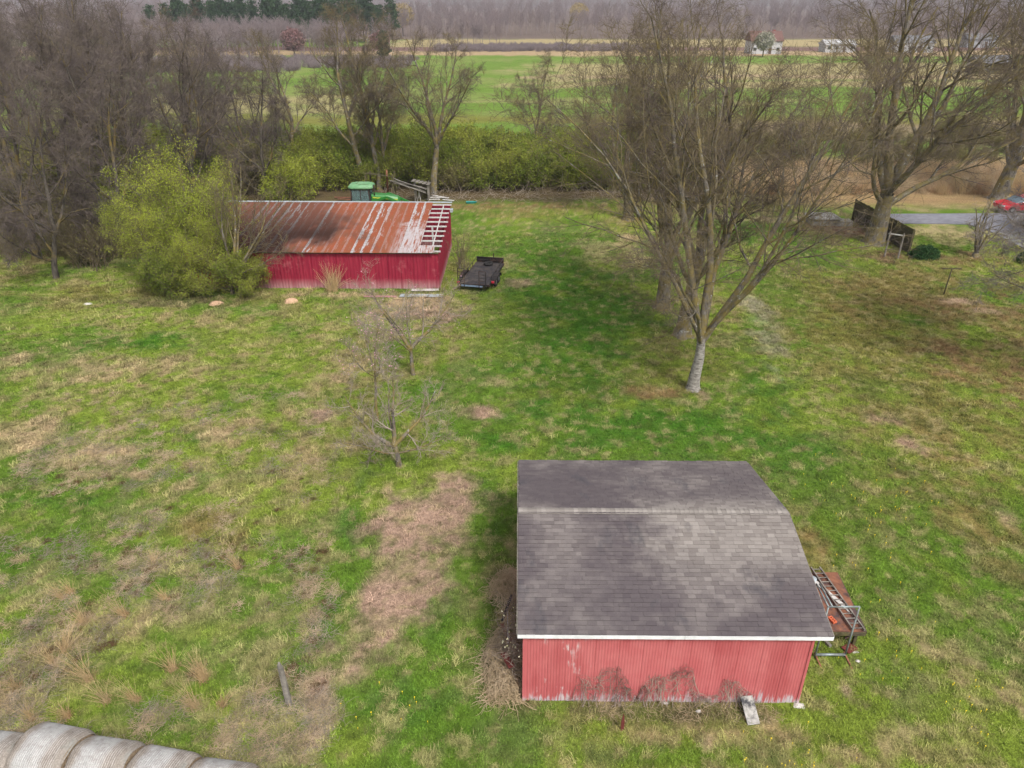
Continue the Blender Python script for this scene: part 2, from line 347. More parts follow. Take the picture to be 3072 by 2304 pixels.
# ------------------------------------------------------------------ scatter with geometry nodes (only for stuff)
def scatter(name, P, rot, scl, protos, idx=None, cover=None, **tags):
    P = np.asarray(P, np.float32); n = len(P)
    me = bpy.data.meshes.new(name); me.vertices.add(n); me.vertices.foreach_set('co', P.ravel())
    def fa(nm, typ, arr, key='value'):
        a = me.attributes.new(nm, typ, 'POINT'); a.data.foreach_set(key, np.asarray(arr).ravel())
    fa('rot', 'FLOAT_VECTOR', np.asarray(rot, np.float32), 'vector')
    fa('scl', 'FLOAT', np.asarray(scl, np.float32))
    fa('pick', 'INT', np.asarray(idx if idx is not None else np.zeros(n), np.int32))
    if cover is not None:
        c4 = np.ones((n, 4), np.float32); c4[:, :3] = cover; fa('cover', 'FLOAT_COLOR', c4, 'color')
    for p in protos:
        for m_ in p.materials:
            me.materials.append(m_)
    o = mobj(name, me); tag(o, **tags)
    g = bpy.data.node_groups.new(name + '_nodes', 'GeometryNodeTree')
    g.interface.new_socket('Geometry', in_out='INPUT', socket_type='NodeSocketGeometry')
    g.interface.new_socket('Geometry', in_out='OUTPUT', socket_type='NodeSocketGeometry')
    nn = g.nodes; gi = nn.new('NodeGroupInput'); go = nn.new('NodeGroupOutput')
    iop = nn.new('GeometryNodeInstanceOnPoints'); g2i = nn.new('GeometryNodeGeometryToInstance')
    for k, p in enumerate(reversed(protos)):
        po = bpy.data.objects.new(p.name + '_source', p)
        oi = nn.new('GeometryNodeObjectInfo'); oi.inputs['Object'].default_value = po
        g.links.new(oi.outputs['Geometry'], g2i.inputs[0])
    def na(nm, typ):
        a = nn.new('GeometryNodeInputNamedAttribute'); a.data_type = typ; a.inputs['Name'].default_value = nm; return a.outputs[0]
    e2r = nn.new('FunctionNodeEulerToRotation'); g.links.new(na('rot', 'FLOAT_VECTOR'), e2r.inputs[0])
    g.links.new(gi.outputs[0], iop.inputs['Points']); g.links.new(g2i.outputs[0], iop.inputs['Instance'])
    iop.inputs['Pick Instance'].default_value = True
    g.links.new(na('pick', 'INT'), iop.inputs['Instance Index'])
    g.links.new(e2r.outputs[0], iop.inputs['Rotation']); g.links.new(na('scl', 'FLOAT'), iop.inputs['Scale'])
    g.links.new(iop.outputs[0], go.inputs[0])
    md = o.modifiers.new('scatter', 'NODES'); md.node_group = g
    return o

# ------------------------------------------------------------------ vectorised growth of woody plants
def nrm(a): return a / np.maximum(np.linalg.norm(a, axis=-1, keepdims=True), 1e-9)
def grow(rng, st, dr, ln, S, wander, up):
    N_ = len(st); P = np.zeros((N_, S + 1, 3)); D = np.zeros((N_, S + 1, 3)); P[:, 0] = st; d = nrm(dr); D[:, 0] = d
    for s in range(S):
        d = nrm(d + wander * rng.normal(size=(N_, 3)) + np.array([0, 0, up])); P[:, s + 1] = P[:, s] + d * (ln / S)[:, None]; D[:, s + 1] = d
    return P, D
def tubes(P, r0, tip, m):
    """P (N,S+1,3), r0 (N,) -> verts, quads"""
    N_, S1, _ = P.shape
    T = np.zeros_like(P); T[:, 1:-1] = P[:, 2:] - P[:, :-2] if S1 > 2 else 0; T[:, 0] = P[:, 1] - P[:, 0]; T[:, -1] = P[:, -1] - P[:, -2]; T = nrm(T)
    ref = np.where(np.abs(T[:, :1, 2:3]) > .9, np.array([1., 0, 0]), np.array([0, 0, 1.]))
    U = nrm(np.cross(T, np.broadcast_to(ref, T.shape))); W = np.cross(T, U)
    s = np.linspace(0, 1, S1); rr = r0[:, None] * (1 - (1 - tip) * s[None, :])
    a = 2 * np.pi * np.arange(m) / m
    V = P[:, :, None] + rr[:, :, None, None] * (U[:, :, None] * np.cos(a)[None, None, :, None] + W[:, :, None] * np.sin(a)[None, None, :, None])
    base = (np.arange(N_) * S1 * m)[:, None, None] + (np.arange(S1 - 1) * m)[None, :, None]; i = np.arange(m); j = (i + 1) % m
    q = np.stack([base + i, base + j, base + m + j, base + m + i], -1).reshape(-1, 4)
    return V.reshape(-1, 3), q
def kids_of(rng, P, D, ln, r0, tip, K, t0, t1, ang, asd, lr, rr, fall=.5, fixed_len=False):
    N_, S1, _ = P.shape
    t = t0 + (t1 - t0) * (np.arange(K)[None, :] + rng.random((N_, K))) / K
    f = t * (S1 - 1); i = np.minimum(f.astype(int), S1 - 2); fr = (f - i)[..., None]; n_ = np.arange(N_)[:, None]
    st = P[n_, i] * (1 - fr) + P[n_, i + 1] * fr; d = nrm(D[n_, i + 1])
    ref = nrm(rng.normal(size=d.shape)); pe = nrm(np.cross(d, ref))
    az_ = 2.39996 * np.arange(K)[None, :] + rng.random((N_, 1)) * 6.28 + rng.normal(0, .5, (N_, K))
    r1 = nrm(np.cross(d, np.broadcast_to(np.array([0.13, .21, 1.]), d.shape))); r2 = np.cross(d, r1)
    pe = r1 * np.cos(az_)[..., None] + r2 * np.sin(az_)[..., None]
    A = np.radians(np.clip(rng.normal(ang, asd, (N_, K)), 8, 110))[..., None]
    nd = nrm(d * np.cos(A) + pe * np.sin(A))
    L = ln[:, None] * lr * (1 - fall * (t - t0) / max(t1 - t0, 1e-6)) * rng.uniform(.7, 1.25, (N_, K))
    rad = r0[:, None] * (1 - (1 - tip) * t) * rr * rng.uniform(.8, 1.1, (N_, K))
    return st.reshape(-1, 3), nd.reshape(-1, 3), L.ravel(), rad.ravel()
def cat(parts):
    V = []; F = []; b = 0
    for v, f in parts: V.append(v); F.append(f + b); b += len(v)
    return np.concatenate(V), np.concatenate(F)
def leaf_tris(rng, C, size, flat=0.0):
    n = len(C); a = nrm(rng.normal(size=(n, 3))); b = nrm(np.cross(a, rng.normal(size=(n, 3)))); s = size * rng.uniform(.6, 1.4, (n, 1))
    V = np.stack([C + a * s, C - a * s * .5 + b * s * .7, C - a * s * .5 - b * s * .7], 1).reshape(-1, 3)
    return V, np.arange(3 * n).reshape(-1, 3)

def woody(seed, trunk, limbs, levels, bark='bark', twig='dark_twig', minr=.006, leaves=None, flare=1.0, split=True, rough_trunk=.05, trunk_tip=.62):
    """trunk=(height, radius, lean vector); limbs=list of (t on trunk, azimuth deg, tilt-from-vertical deg, length, radius)
    levels=list of dict(K,t0,t1,ang,asd,lr,rr,S,m,wander,up,fall). Returns list of (part name, mesh)."""
    rng = np.random.default_rng(seed); parts = []
    H, r, lean = trunk
    S = 7; P, D = grow(rng, np.zeros((1, 3)), np.array([lean], float), np.array([H]), S, rough_trunk, .1)
    m = 12; V, q = tubes(P, np.array([r]), trunk_tip, m)
    V = V.reshape(S + 1, m, 3); ctr = P[0]
    lobes = 1 + flare * .45 * (.6 + .6 * np.cos(np.arange(m) * 2 * np.pi / m * 5 + rng.random() * 6))
    V[0] = ctr[0] + (V[0] - ctr[0]) * lobes[:, None] * 1.15; V[0, :, 2] = -.12
    V[1] = ctr[1] + (V[1] - ctr[1]) * 1.03
    # extra ring just above the ground for the root flare
    mid = (V[0] * .35 + V[1] * .65); mid[:, 2] = H / S * .28; mid[:, :2] = ctr[0][:2] + (mid[:, :2] - ctr[0][:2]) * .92
    V = np.concatenate([V[:1], mid[None], V[1:]]).reshape(-1, 3)
    S2 = S + 1; base = (np.arange(S2) * m)[:, None]; i = np.arange(m); j = (i + 1) % m
    q = np.stack([base + i, base + j, base + m + j, base + m + i], -1).reshape(-1, 4)
    parts.append(('trunk', mesh_np('trunk', V, [q], bark)))
    st = []; dr = []; ln = []; rd = []
    for (t, a_, tilt, L, rr) in limbs:
        f = t * S; i0 = min(int(f), S - 1); p = P[0, i0] + (P[0, i0 + 1] - P[0, i0]) * (f - i0)
        st.append(p); a2 = R(a_); tl = R(tilt); dr.append([math.cos(a2) * math.sin(tl), math.sin(a2) * math.sin(tl), math.cos(tl)]); ln.append(L); rd.append(rr)
    st, dr, ln, rd = map(lambda x: np.array(x, float), (st, dr, ln, rd))
    Pl, Dl = grow(rng, st, dr, ln, 8, .10, .045)
    for k in range(len(st)):
        v, qq = tubes(Pl[k:k + 1], rd[k:k + 1], .16, 8)
        parts.append(('limb', mesh_np('limb', v, [qq], bark)))
    bundle = []; thick = []; P0, D0, L0, R0, tip = Pl, Dl, ln, rd, .16
    for lv in levels:
        if 'fork' in lv: pass
        s_, d_, l_, r_ = kids_of(rng, P0, D0, L0, R0, tip, lv['K'], lv.get('t0', .2), lv.get('t1', 1.), lv.get('ang', 40), lv.get('asd', 12), lv.get('lr', .5), lv.get('rr', .6), lv.get('fall', .45))
        l_ = np.maximum(l_, lv.get('minl', 0.0)); r_ = np.maximum(r_, minr)
        P0, D0 = grow(rng, s_, d_, l_, lv.get('S', 3), lv.get('wander', .15), lv.get('up', .05)); L0, R0, tip = l_, r_, .35
        b_ = tubes(P0, r_, .35, lv.get('m', 3))
        (thick if lv.get('bark') else bundle).append(b_)
    if thick: V, F = cat(thick); parts.append(('branches', mesh_np('branches', V, [F], bark)))
    V, F = cat(bundle); parts.append(('crown', mesh_np('crown', V, [F], twig)))
    if leaves:
        for (nm, mat, per, size, frac, spread) in leaves:
            C = P0.reshape(-1, 3); C = C[rng.random(len(C)) < frac]; C = np.repeat(C, per, 0) + rng.normal(0, spread, (len(C) * per, 3))
            V, F = leaf_tris(rng, C, size); parts.append((nm, mesh_np(nm, V, [F], mat, False)))
    return parts
def plant(name, parts, loc, rz=0, s=1.0, label=None, cat_='tree', group=None):
    e = empty(name, loc, rz); e.scale = (s, s, s); tag(e, label, cat_, group)
    for nm, me in parts: mobj(nm, me, e)
    return e
# ================================================================== GROUND
def vnoise(x, y, freq, seed):
    """smooth value noise in 0..1 at world coordinates"""
    g = np.random.default_rng(seed).random((256, 256)); u = x * freq + 1000.3; v = y * freq + 1000.7
    i = np.floor(u).astype(int); j = np.floor(v).astype(int); a = u - i; b = v - j; a = a * a * (3 - 2 * a); b = b * b * (3 - 2 * b)
    i %= 256; j %= 256; i2 = (i + 1) % 256; j2 = (j + 1) % 256
    return (g[i, j] * (1 - a) + g[i2, j] * a) * (1 - b) + (g[i, j2] * (1 - a) + g[i2, j2] * a) * b
def fbm(x, y, freq, seed, oct_=5, gain=.55):
    t = 0; amp = 1; tot = 0
    for k in range(oct_): t = t + amp * vnoise(x, y, freq * 2 ** k, seed + k); tot += amp; amp *= gain
    return t / tot
def sst(a, b, x): t = np.clip((x - a) / (b - a), 0, 1); return t * t * (3 - 2 * t)
G_ = np.array((.052, .13, .014)); L_ = np.array((.165, .215, .032)); T_ = np.array((.36, .27, .16)); B_ = np.array((.20, .125, .062))
D_ = np.array((.42, .30, .21)); M_ = np.array((.13, .072, .05)); O_ = np.array((.165, .15, .042)); W_ = np.array((.36, .32, .27))
K_ = np.array((.10, .085, .045)); P_ = np.array((.31, .21, .155)); GD = np.array((.042, .105, .014)); FG = np.array((.12, .19, .036)); FT = np.array((.30, .245, .13))
# patches surveyed in the photograph: (px, py, rx, ry, colour, strength)
PATCH = [
 # olive and brown leaf litter over the lawn on the right
 (2850, 1250, 420, 520, O_, 1.0), (2700, 900, 420, 180, O_, .9), (2780, 880, 260, 80, B_, .8), (2960, 1120, 190, 120, B_, .95), (3010, 960, 150, 110, B_, .7),
 (2860, 1380, 110, 60, B_, .5), (2740, 1340, 60, 45, P_, .8), (2660, 1260, 60, 22, P_, .6), (2930, 1540, 150, 120, O_, .9), (3010, 1540, 60, 60, P_, .5),
 (2570, 930, 120, 50, B_, .6), (2500, 1010, 120, 50, O_, .6), (2620, 1170, 120, 60, GD, .5), (2560, 1480, 200, 120, O_, .35),
 (2850, 1480, 330, 300, B_, .35), (2500, 1700, 200, 200, O_, .3),
 # deep green swath
 (1700, 1130, 330, 330, G_, 1.1), (1620, 860, 230, 150, G_, .9), (1780, 960, 260, 140, G_, .9), (2050, 1290, 480, 110, G_, 1.0), (1500, 1330, 150, 90, G_, 1.0),
 (2300, 1180, 170, 170, G_, .9), (2440, 1400, 140, 150, G_, .7), (1460, 1460, 90, 90, G_, .9), (1480, 1600, 60, 60, GD, .7), (1700, 690, 200, 60, G_, .7), (1600, 780, 200, 60, G_, .6),
 (2230, 690, 170, 60, G_, 1.0), (2400, 760, 150, 60, G_, .8), (2560, 800, 120, 30, G_, .5), (2740, 965, 60, 25, G_, .9), (2350, 870, 90, 90, G_, .5),
 (1060, 1560, 60, 200, G_, .9), (1010, 1790, 90, 130, G_, .8), (930, 1950, 60, 170, G_, .9), (1200, 2130, 240, 130, G_, .75), (1180, 1390, 160, 60, G_, .6), (1340, 1300, 80, 50, G_, .8),
 (1310, 1850, 60, 180, G_, .7), (1500, 2200, 300, 60, G_, .5), (2000, 2270, 420, 50, G_, .6), (2500, 1850, 90, 120, G_, .5), (2680, 2050, 160, 160, G_, .5), (2900, 2200, 200, 100, L_, .6),
 (440, 1030, 240, 45, G_, 1.0), (700, 1010, 150, 40, L_, .8), (120, 980, 180, 60, L_, .9), (220, 1510, 130, 35, GD, 1.0), (60, 1500, 130, 30, G_, .9), (40, 1680, 80, 60, G_, .9),
 (570, 1320, 70, 30, G_, .9), (500, 1430, 300, 22, G_, .7), (700, 1550, 200, 90, L_, .9), (450, 1620, 230, 50, L_, .7), (700, 1680, 200, 60, L_, .8), (1380, 760, 90, 60, L_, .6), (1500, 980, 120, 90, L_, .5),
 (1240, 1170, 110, 40, G_, .7), (1150, 1300, 70, 80, G_, .6), (300, 1980, 130, 50, G_, .6), (430, 2000, 90, 40, GD, .5), (560, 2180, 130, 60, G_, .8), (60, 1880, 110, 60, G_, .8), (700, 2060, 50, 60, G_, .5),
 (960, 940, 110, 30, L_, .6), (300, 890, 200, 40, O_, .7), (780, 900, 160, 25, O_, .7), (1100, 1250, 60, 150, O_, .6), (2000, 1130, 160, 60, O_, .6), (1990, 1040, 110, 40, O_, .6), (2160, 1100, 100, 60, O_, .5),
 # dry, tan and bare
 (1260, 930, 160, 55, P_, 1.0), (1130, 960, 80, 40, T_, .7), (1190, 905, 200, 25, T_, .8), (120, 1290, 200, 50, T_, .9), (300, 1360, 190, 45, T_, 1.0), (60, 1340, 120, 40, T_, .9), (220, 1120, 190, 50, T_, .6), (520, 1100, 200, 30, T_, .5), (300, 1425, 120, 18, T_, 1.0),
 (420, 1425, 45, 16, T_, .9), (560, 1460, 40, 40, T_, .8), (640, 1310, 60, 20, T_, .9), (770, 1230, 40, 40, T_, .7), (20, 1090, 60, 40, T_, .8), (600, 1580, 130, 50, B_, .7), (700, 1620, 60, 30, B_, .6), (330, 1700, 260, 60, T_, .4), (150, 1780, 200, 60, T_, .4),
 (560, 1820, 260, 90, T_, .3), (250, 1900, 280, 70, T_, .3), (850, 1830, 90, 80, T_, .35), (700, 1950, 200, 60, T_, .3), (840, 2170, 70, 60, T_, .7), (250, 2080, 300, 50, T_, .3), (420, 1960, 160, 50, L_, .7), (760, 2090, 80, 60, GD, .6), (120, 2040, 100, 40, G_, .6), (640, 1900, 140, 40, L_, .6),
 (1270, 1560, 190, 130, P_, 1.0), (1200, 1720, 160, 180, P_, 1.0), (1150, 1880, 130, 130, P_, 1.0), (1370, 1490, 110, 80, P_, .8), (1060, 2010, 90, 90, P_, .7), (960, 2130, 85, 170, P_, 1.0), (890, 2260, 110, 80, P_, .9), (1060, 2010, 50, 60, P_, .5),
 (1440, 1240, 70, 28, P_, .8), (1500, 1150, 70, 20, T_, .6), (960, 1250, 80, 40, P_, .7), (970, 1140, 90, 25, T_, .6), (1000, 1010, 60, 20, T_, .5), (1050, 1350, 50, 30, T_, .5),
 (1500, 790, 100, 26, T_, .6), (1560, 850, 60, 14, P_, .6), (1620, 640, 260, 26, O_, .8), (1800, 760, 90, 40, T_, .5), (1885, 712, 40, 22, D_, 1.2), (1880, 680, 80, 60, O_, .7), (1900, 760, 60, 40, T_, .6), (1960, 655, 100, 20, B_, .6),
 (2290, 960, 60, 40, W_, .35), (2310, 1030, 50, 60, W_, .35), (2330, 1120, 30, 30, W_, .3), (2250, 910, 40, 30, W_, .5), (2470, 950, 60, 40, O_, .5), (1960, 1180, 90, 22, B_, .9), (2110, 1185, 28, 18, P_, 1.0), (1200, 1400, 18, 12, D_, 1.0),
 (2550, 690, 190, 45, M_, 1.2), (2660, 770, 90, 26, M_, 1.2), (2800, 770, 70, 18, M_, .9), (2920, 770, 60, 18, M_, .9), (2750, 860, 180, 40, O_, .6),
 (2870, 700, 200, 36, FT, 1.0), (2960, 790, 140, 30, B_, .6), (2880, 905, 60, 12, D_, .9), (2960, 935, 70, 12, D_, .6), (2300, 655, 180, 16, D_, .9), (2500, 615, 180, 10, O_, .8),
 (2800, 600, 300, 20, O_, .9), (2800, 588, 320, 6, FG, .9), (2850, 622, 260, 14, FT, .7),
 (2100, 2140, 330, 34, K_, 1.2), (1800, 2135, 120, 26, K_, 1.0), (1520, 1850, 50, 230, T_, 1.0), (1540, 1640, 45, 60, T_, 1.0), (1560, 2050, 45, 80, K_, .8),
 (2440, 1650, 60, 110, O_, 1.0), (2440, 1620, 40, 60, B_, .7), (2540, 1930, 90, 50, K_, .7), (2540, 2070, 28, 34, D_, .9), (2120, 2235, 28, 22, D_, .8), (2700, 1800, 60, 40, T_, .6), (2850, 1950, 140, 60, T_, .4), (2750, 2200, 60, 30, T_, .5),
 (1000, 1430, 60, 60, L_, .5), (480, 905, 300, 22, K_, .8), (1500, 620, 330, 16, B_, .9), (250, 880, 330, 20, O_, .7), (1050, 886, 300, 10, T_, .9), (1330, 850, 40, 50, O_, .8),
]
def cover_at(X, Y):
    n1 = fbm(X, Y, .16, 11); n2 = fbm(X, Y, .55, 23); n3 = fbm(X, Y, 1.6, 37); n4 = fbm(X, Y, .07, 51, 3)
    s = sst(.46, .64, n2 * .4 + n3 * .6)[..., None]
    lo = L_ * .9 + G_ * .1
    c = lo * (1 - s) + (T_ * .55 + O_ * .45) * s                        # rough field
    gm = sst(.45, .6, n1)[..., None]; c = c * (1 - .6 * gm) + G_ * .6 * gm
    nn_ = (n2 - .5) * 1.6 + (n3 - .5) * 1.2
    for (px, py, rx, ry, cc, st) in PATCH:
        o = at(px, py); zz = o.y * math.cos(R(PITCH)) + CAMZ * math.sin(R(PITCH)); wx = rx * zz / FPX
        wy = max((at(px, py - ry).y - at(px, py + ry).y) / 2, .1)
        d = ((X - o.x) / wx) ** 2 + ((Y - (at(px, py - ry).y + at(px, py + ry).y) / 2) / wy) ** 2
        act = d < 5
        if not act.any(): continue
        d = np.sqrt(d[act]); m = sst(.0, 1.0, (1.15 - d) * .95 + nn_[act] * .85) * min(st, 1.0) * np.clip(1.6 - d * .7, 0, 1)
        m = np.clip(m * 1.5, 0, 1) * (.8 + .2 * sst(.4, .6, n3[act])) if cc is P_ else (m * (.72 + .28 * sst(.4, .6, n3[act])) if cc is not M_ and cc is not D_ else m)
        c[act] = c[act] * (1 - m[..., None]) + cc * m[..., None]
    # lawn and field mottling: olive/tan flecks everywhere
    f = sst(.56, .72, fbm(X, Y, 2.6, 71, 4)); f = (f * .6)[..., None]; c = c * (1 - f) + (T_ * .75 + L_ * .25) * f
    f = sst(.55, .68, fbm(X, Y, 3.4, 171, 4)); f = (f * .5)[..., None]; c = c * (1 - f) + np.array((.06, .085, .018)) * f
    # far meadow beyond the hedge
    far = sst(92, 100, Y)[..., None]
    k = Y + (n4 - .5) * 14 + (n1 - .5) * 6
    tan_w = np.zeros_like(Y)
    yy = lambda p: at(1536, p).y
    def strip(p0, p1, s_, xa=-1e5, xb=1e5, e=6.0):
        a, b = yy(p1), yy(p0); return sst(a - e * .4, a + e * .4, k) * (1 - sst(b - e * .6, b + e * .6, k)) * s_ * sst(xa - 12, xa + 12, X + (n1 - .5) * 60) * (1 - sst(xb - 12, xb + 12, X + (n1 - .5) * 60))
    mead = np.broadcast_to(FG, c.shape).copy(); mead = mead * (1 - .5 * sst(.45, .65, n4)[..., None]) + (FG * .55 + FT * .45) * (.5 * sst(.45, .65, n4))[..., None]
    for (p0, p1, s_, xa, xb, cc) in [(280, 345, .75, -75, -30, FT), (244, 262, .9, 5, 1e5, FT), (190, 240, .85, 8, 1e5, FT), (225, 233, .6, 10, 1e5, P_), (300, 312, .5, -20, 60, FT), (345, 372, .8, -1e5, 1e5, O_),
                                      (118, 141, 1.0, -60, 1e5, FT), (141, 153, 1.0, -1e5, 1e5, np.array((.16, .10, .09))), (153, 168, .9, -1e5, 1e5, np.array((.34, .24, .15))), (360, 420, .9, 25, 1e5, np.array((.2, .15, .1)))]:
        m = strip(p0, p1, s_, xa, xb)[..., None]; mead = mead * (1 - m) + cc * m
    woods = sst(385, 400, k)[..., None]; mead = mead * (1 - woods) + np.array((.13, .10, .085)) * woods
    near_r = (sst(20, 30, X) * sst(69, 74, Y))[..., None]     # rust-coloured grass right of the hedge
    c = c * (1 - near_r * .8) + np.array((.30, .19, .11)) * near_r * .8
    hedge = (sst(71.5, 75, Y + (n2 - .5) * 3) * (1 - sst(18, 30, X)))[..., None]
    c = c * (1 - hedge) + np.array((.10, .075, .04)) * hedge
    c = c * (1 - far) + mead * far
    return c
def axis(lo, hi, step, far, g):
    a = list(np.arange(lo, hi, step)); s = step
    while a[-1] < far: s *= g; a.append(a[-1] + s)
    b = []; s = step; x = lo
    return np.array(a)
xs = axis(-24, 34, .17, 3500, 1.07); neg = axis(24, 24.2, .17, 3500, 1.07); xs = np.concatenate([-neg[::-1], xs[1:]])
ys = axis(8, 46, .17, 90, 1.02); ys = np.concatenate([[-60, -30, -10, 0, 4, 6], ys, axis(ys[-1] + 1, ys[-1] + 60, 1.3, 6000, 1.03)])
XX, YY = np.meshgrid(xs, ys, indexing='ij')
def zground(X, Y):
    return (fbm(X, Y, .9, 5, 3) - .5) * .10 * (1 - sst(60, 90, Y))
ZZ = zground(XX, YY)
nx, ny = XX.shape
idx = np.arange(nx * ny).reshape(nx, ny)
q = np.stack([idx[:-1, :-1], idx[1:, :-1], idx[1:, 1:], idx[:-1, 1:]], -1).reshape(-1, 4)
gm = mesh_np('ground', np.stack([XX, YY, ZZ], -1).reshape(-1, 3), [q], 'ground')
CV = cover_at(XX, YY)
a = gm.attributes.new('cover', 'FLOAT_COLOR', 'POINT'); c4 = np.ones((nx * ny, 4), np.float32); c4[:, :3] = CV.reshape(-1, 3); a.data.foreach_set('color', c4.ravel())
tag(mobj('ground', gm), kind='structure')

# driveway
mb = MB(); pts = [at(*p, .012) for p in [(2640, 643), (3072, 641), (3300, 640), (3300, 760), (3072, 746), (3035, 728), (2960, 690), (2900, 673), (2700, 671), (2630, 668)]]
mb.add(pts + [p - Vector((0, 0, .1)) for p in pts], [tuple(range(10))[::-1]] + [(i, (i + 1) % 10, 10 + (i + 1) % 10, 10 + i) for i in range(10)])
o = mb.build('driveway', 'asphalt'); tag(o, kind='structure'); o.location.z = .055
# low wooded hills on the horizon
rng = np.random.default_rng(3)
hx = np.linspace(-4200, 4200, 220); hy = np.linspace(1900, 4200, 24); HX, HY = np.meshgrid(hx, hy, indexing='ij')
prof = np.sin(np.clip((HY - 1900) / 1500, 0, 1) * np.pi / 2)
HZ = prof * (40 + 75 * fbm(HX, HY, 1 / 900, 91, 4) + 14 * fbm(HX, HY, 1 / 90, 95, 3)) - 2 - 30 * sst(1200, 2200, HX)
hi = np.arange(HX.size).reshape(HX.shape); q = np.stack([hi[:-1, :-1], hi[1:, :-1], hi[1:, 1:], hi[:-1, 1:]], -1).reshape(-1, 4)
tag(mobj('hills', mesh_np('hills', np.stack([HX, HY, HZ], -1).reshape(-1, 3), [q], 'hill')), kind='structure')

# ------------------------------------------------------------------ SHED (front)
def corr_panel(name, wd, hL, hR, pitch, dep, mat, y0=0.0):
    """upright corrugated sheet, x 0..wd, z 0..h, facing -Y"""
    nrib = max(1, round(wd / pitch)); k = nrib * 4 + 1; xs_ = np.linspace(0, wd, k); prof_ = np.array([0, -.9, -1, -.9] * nrib + [0]) * dep
    hh = hL + (hR - hL) * xs_ / wd
    V = np.concatenate([np.stack([xs_, prof_ + y0, np.zeros(k)], -1), np.stack([xs_, prof_ + y0, hh], -1)])
    i = np.arange(k - 1); return mesh_np(name, V, [np.stack([i, i + 1, k + i + 1, k + i], -1)], mat, False)
SH = empty('garden_shed', (.33, 14.5, 0), R(-0.55)); tag(SH, 'red corrugated metal shed with low grey shingle gable roof in the foreground', 'shed')
WL, WD, WH = 7.88, 7.7, 2.70          # wall length, depth, eave wall height
RIDGE = 3.70
RUN = 4.2; X0, X1 = -.17, 8.32        # roof ends (local)
YE, YR, YB = -.13, WD / 2 + .22, 8.3  # eave, ridge, back eave (local y)
ZE = 2.82
# inner dark core so that nothing shows through, then metal sheets
MB().box((WL / 2, WD / 2, WH / 2 - .03), (WL - .1, WD - .1, WH)).build('frame_wall', 'dark_wood', SH)
npan = 12; pw = WL / npan; pm = corr_panel('wall_panel', pw - .001, WH, WH, .082, .016, 'shed_red')
prng = random.Random(5)
for k in range(npan):
    o = mobj('wall_panel', pm, SH); o.location = (k * pw, -prng.uniform(.0, .003), prng.uniform(-.02, .03))
    o = mobj('wall_panel', pm, SH); o.location = ((k + 1) * pw, WD, 0); o.rotation_euler.z = math.pi
ng = 11; gw = WD / ng
for k in range(ng):
    y0_, y1_ = k * gw, (k + 1) * gw; hz = lambda y: WH + (RIDGE - .14 - WH) * (1 - abs(y - YR) / YR * 1.0) if True else 0
    a_, b_ = max(hz(y0_), WH), max(hz(y1_), WH)
    o = mobj('wall_panel', corr_panel('gable_panel', gw - .004, b_, a_, .082, .016, 'shed_red'), SH); o.location = (0, y1_, 0); o.rotation_euler.z = -math.pi / 2
    o = mobj('wall_panel', corr_panel('gable_panel', gw - .004, a_, b_, .082, .016, 'shed_red'), SH); o.location = (WL, y0_, 0); o.rotation_euler.z = math.pi / 2
MB().box((.0, -.012, WH / 2), (.07, .06, WH)).build('corner_trim', 'shed_red', SH)
MB().box((WL, -.012, WH / 2), (.07, .06, WH)).build('corner_trim', 'shed_red', SH)
# roof deck
th = .05
def slab(name, y0, z0, y1, z1, t, mat):
    mb = MB(); vs_ = [(x, y, z - dz) for dz in (0, t) for (x, y, z) in [(X0, y0, z0), (X1, y0, z0), (X1, y1, z1), (X0, y1, z1)]]
    mb.add(vs_, [(0, 1, 2, 3), (7, 6, 5, 4), (0, 4, 5, 1), (1, 5, 6, 2), (2, 6, 7, 3), (3, 7, 4, 0)]); return mb.build(name, mat, SH)
slab('roof_deck', YE, ZE - .03, YR, RIDGE - .03, th, 'grey_wood'); slab('roof_deck', YR, RIDGE - .03, YB, ZE - .10, th, 'grey_wood')
L1 = (X1 - X0) * .53
for (a_, b_) in ((X0 - .01, X0 + L1), (X0 + L1 + .01, X1 + .01)):
    MB().box(((a_ + b_) / 2, YE - .022, ZE - .09), (b_ - a_, .03, .13)).build('fascia_board', 'white_trim', SH)
for x in (X0 - .02, X1 + .02):
    mb = MB(); mb.beam((x, YE, ZE - .09), (x, YR, RIDGE - .09), .03, .12); mb.beam((x, YR, RIDGE - .09), (x, YB, ZE - .16), .03, .12); mb.build('rake_board', 'grey_wood', SH)
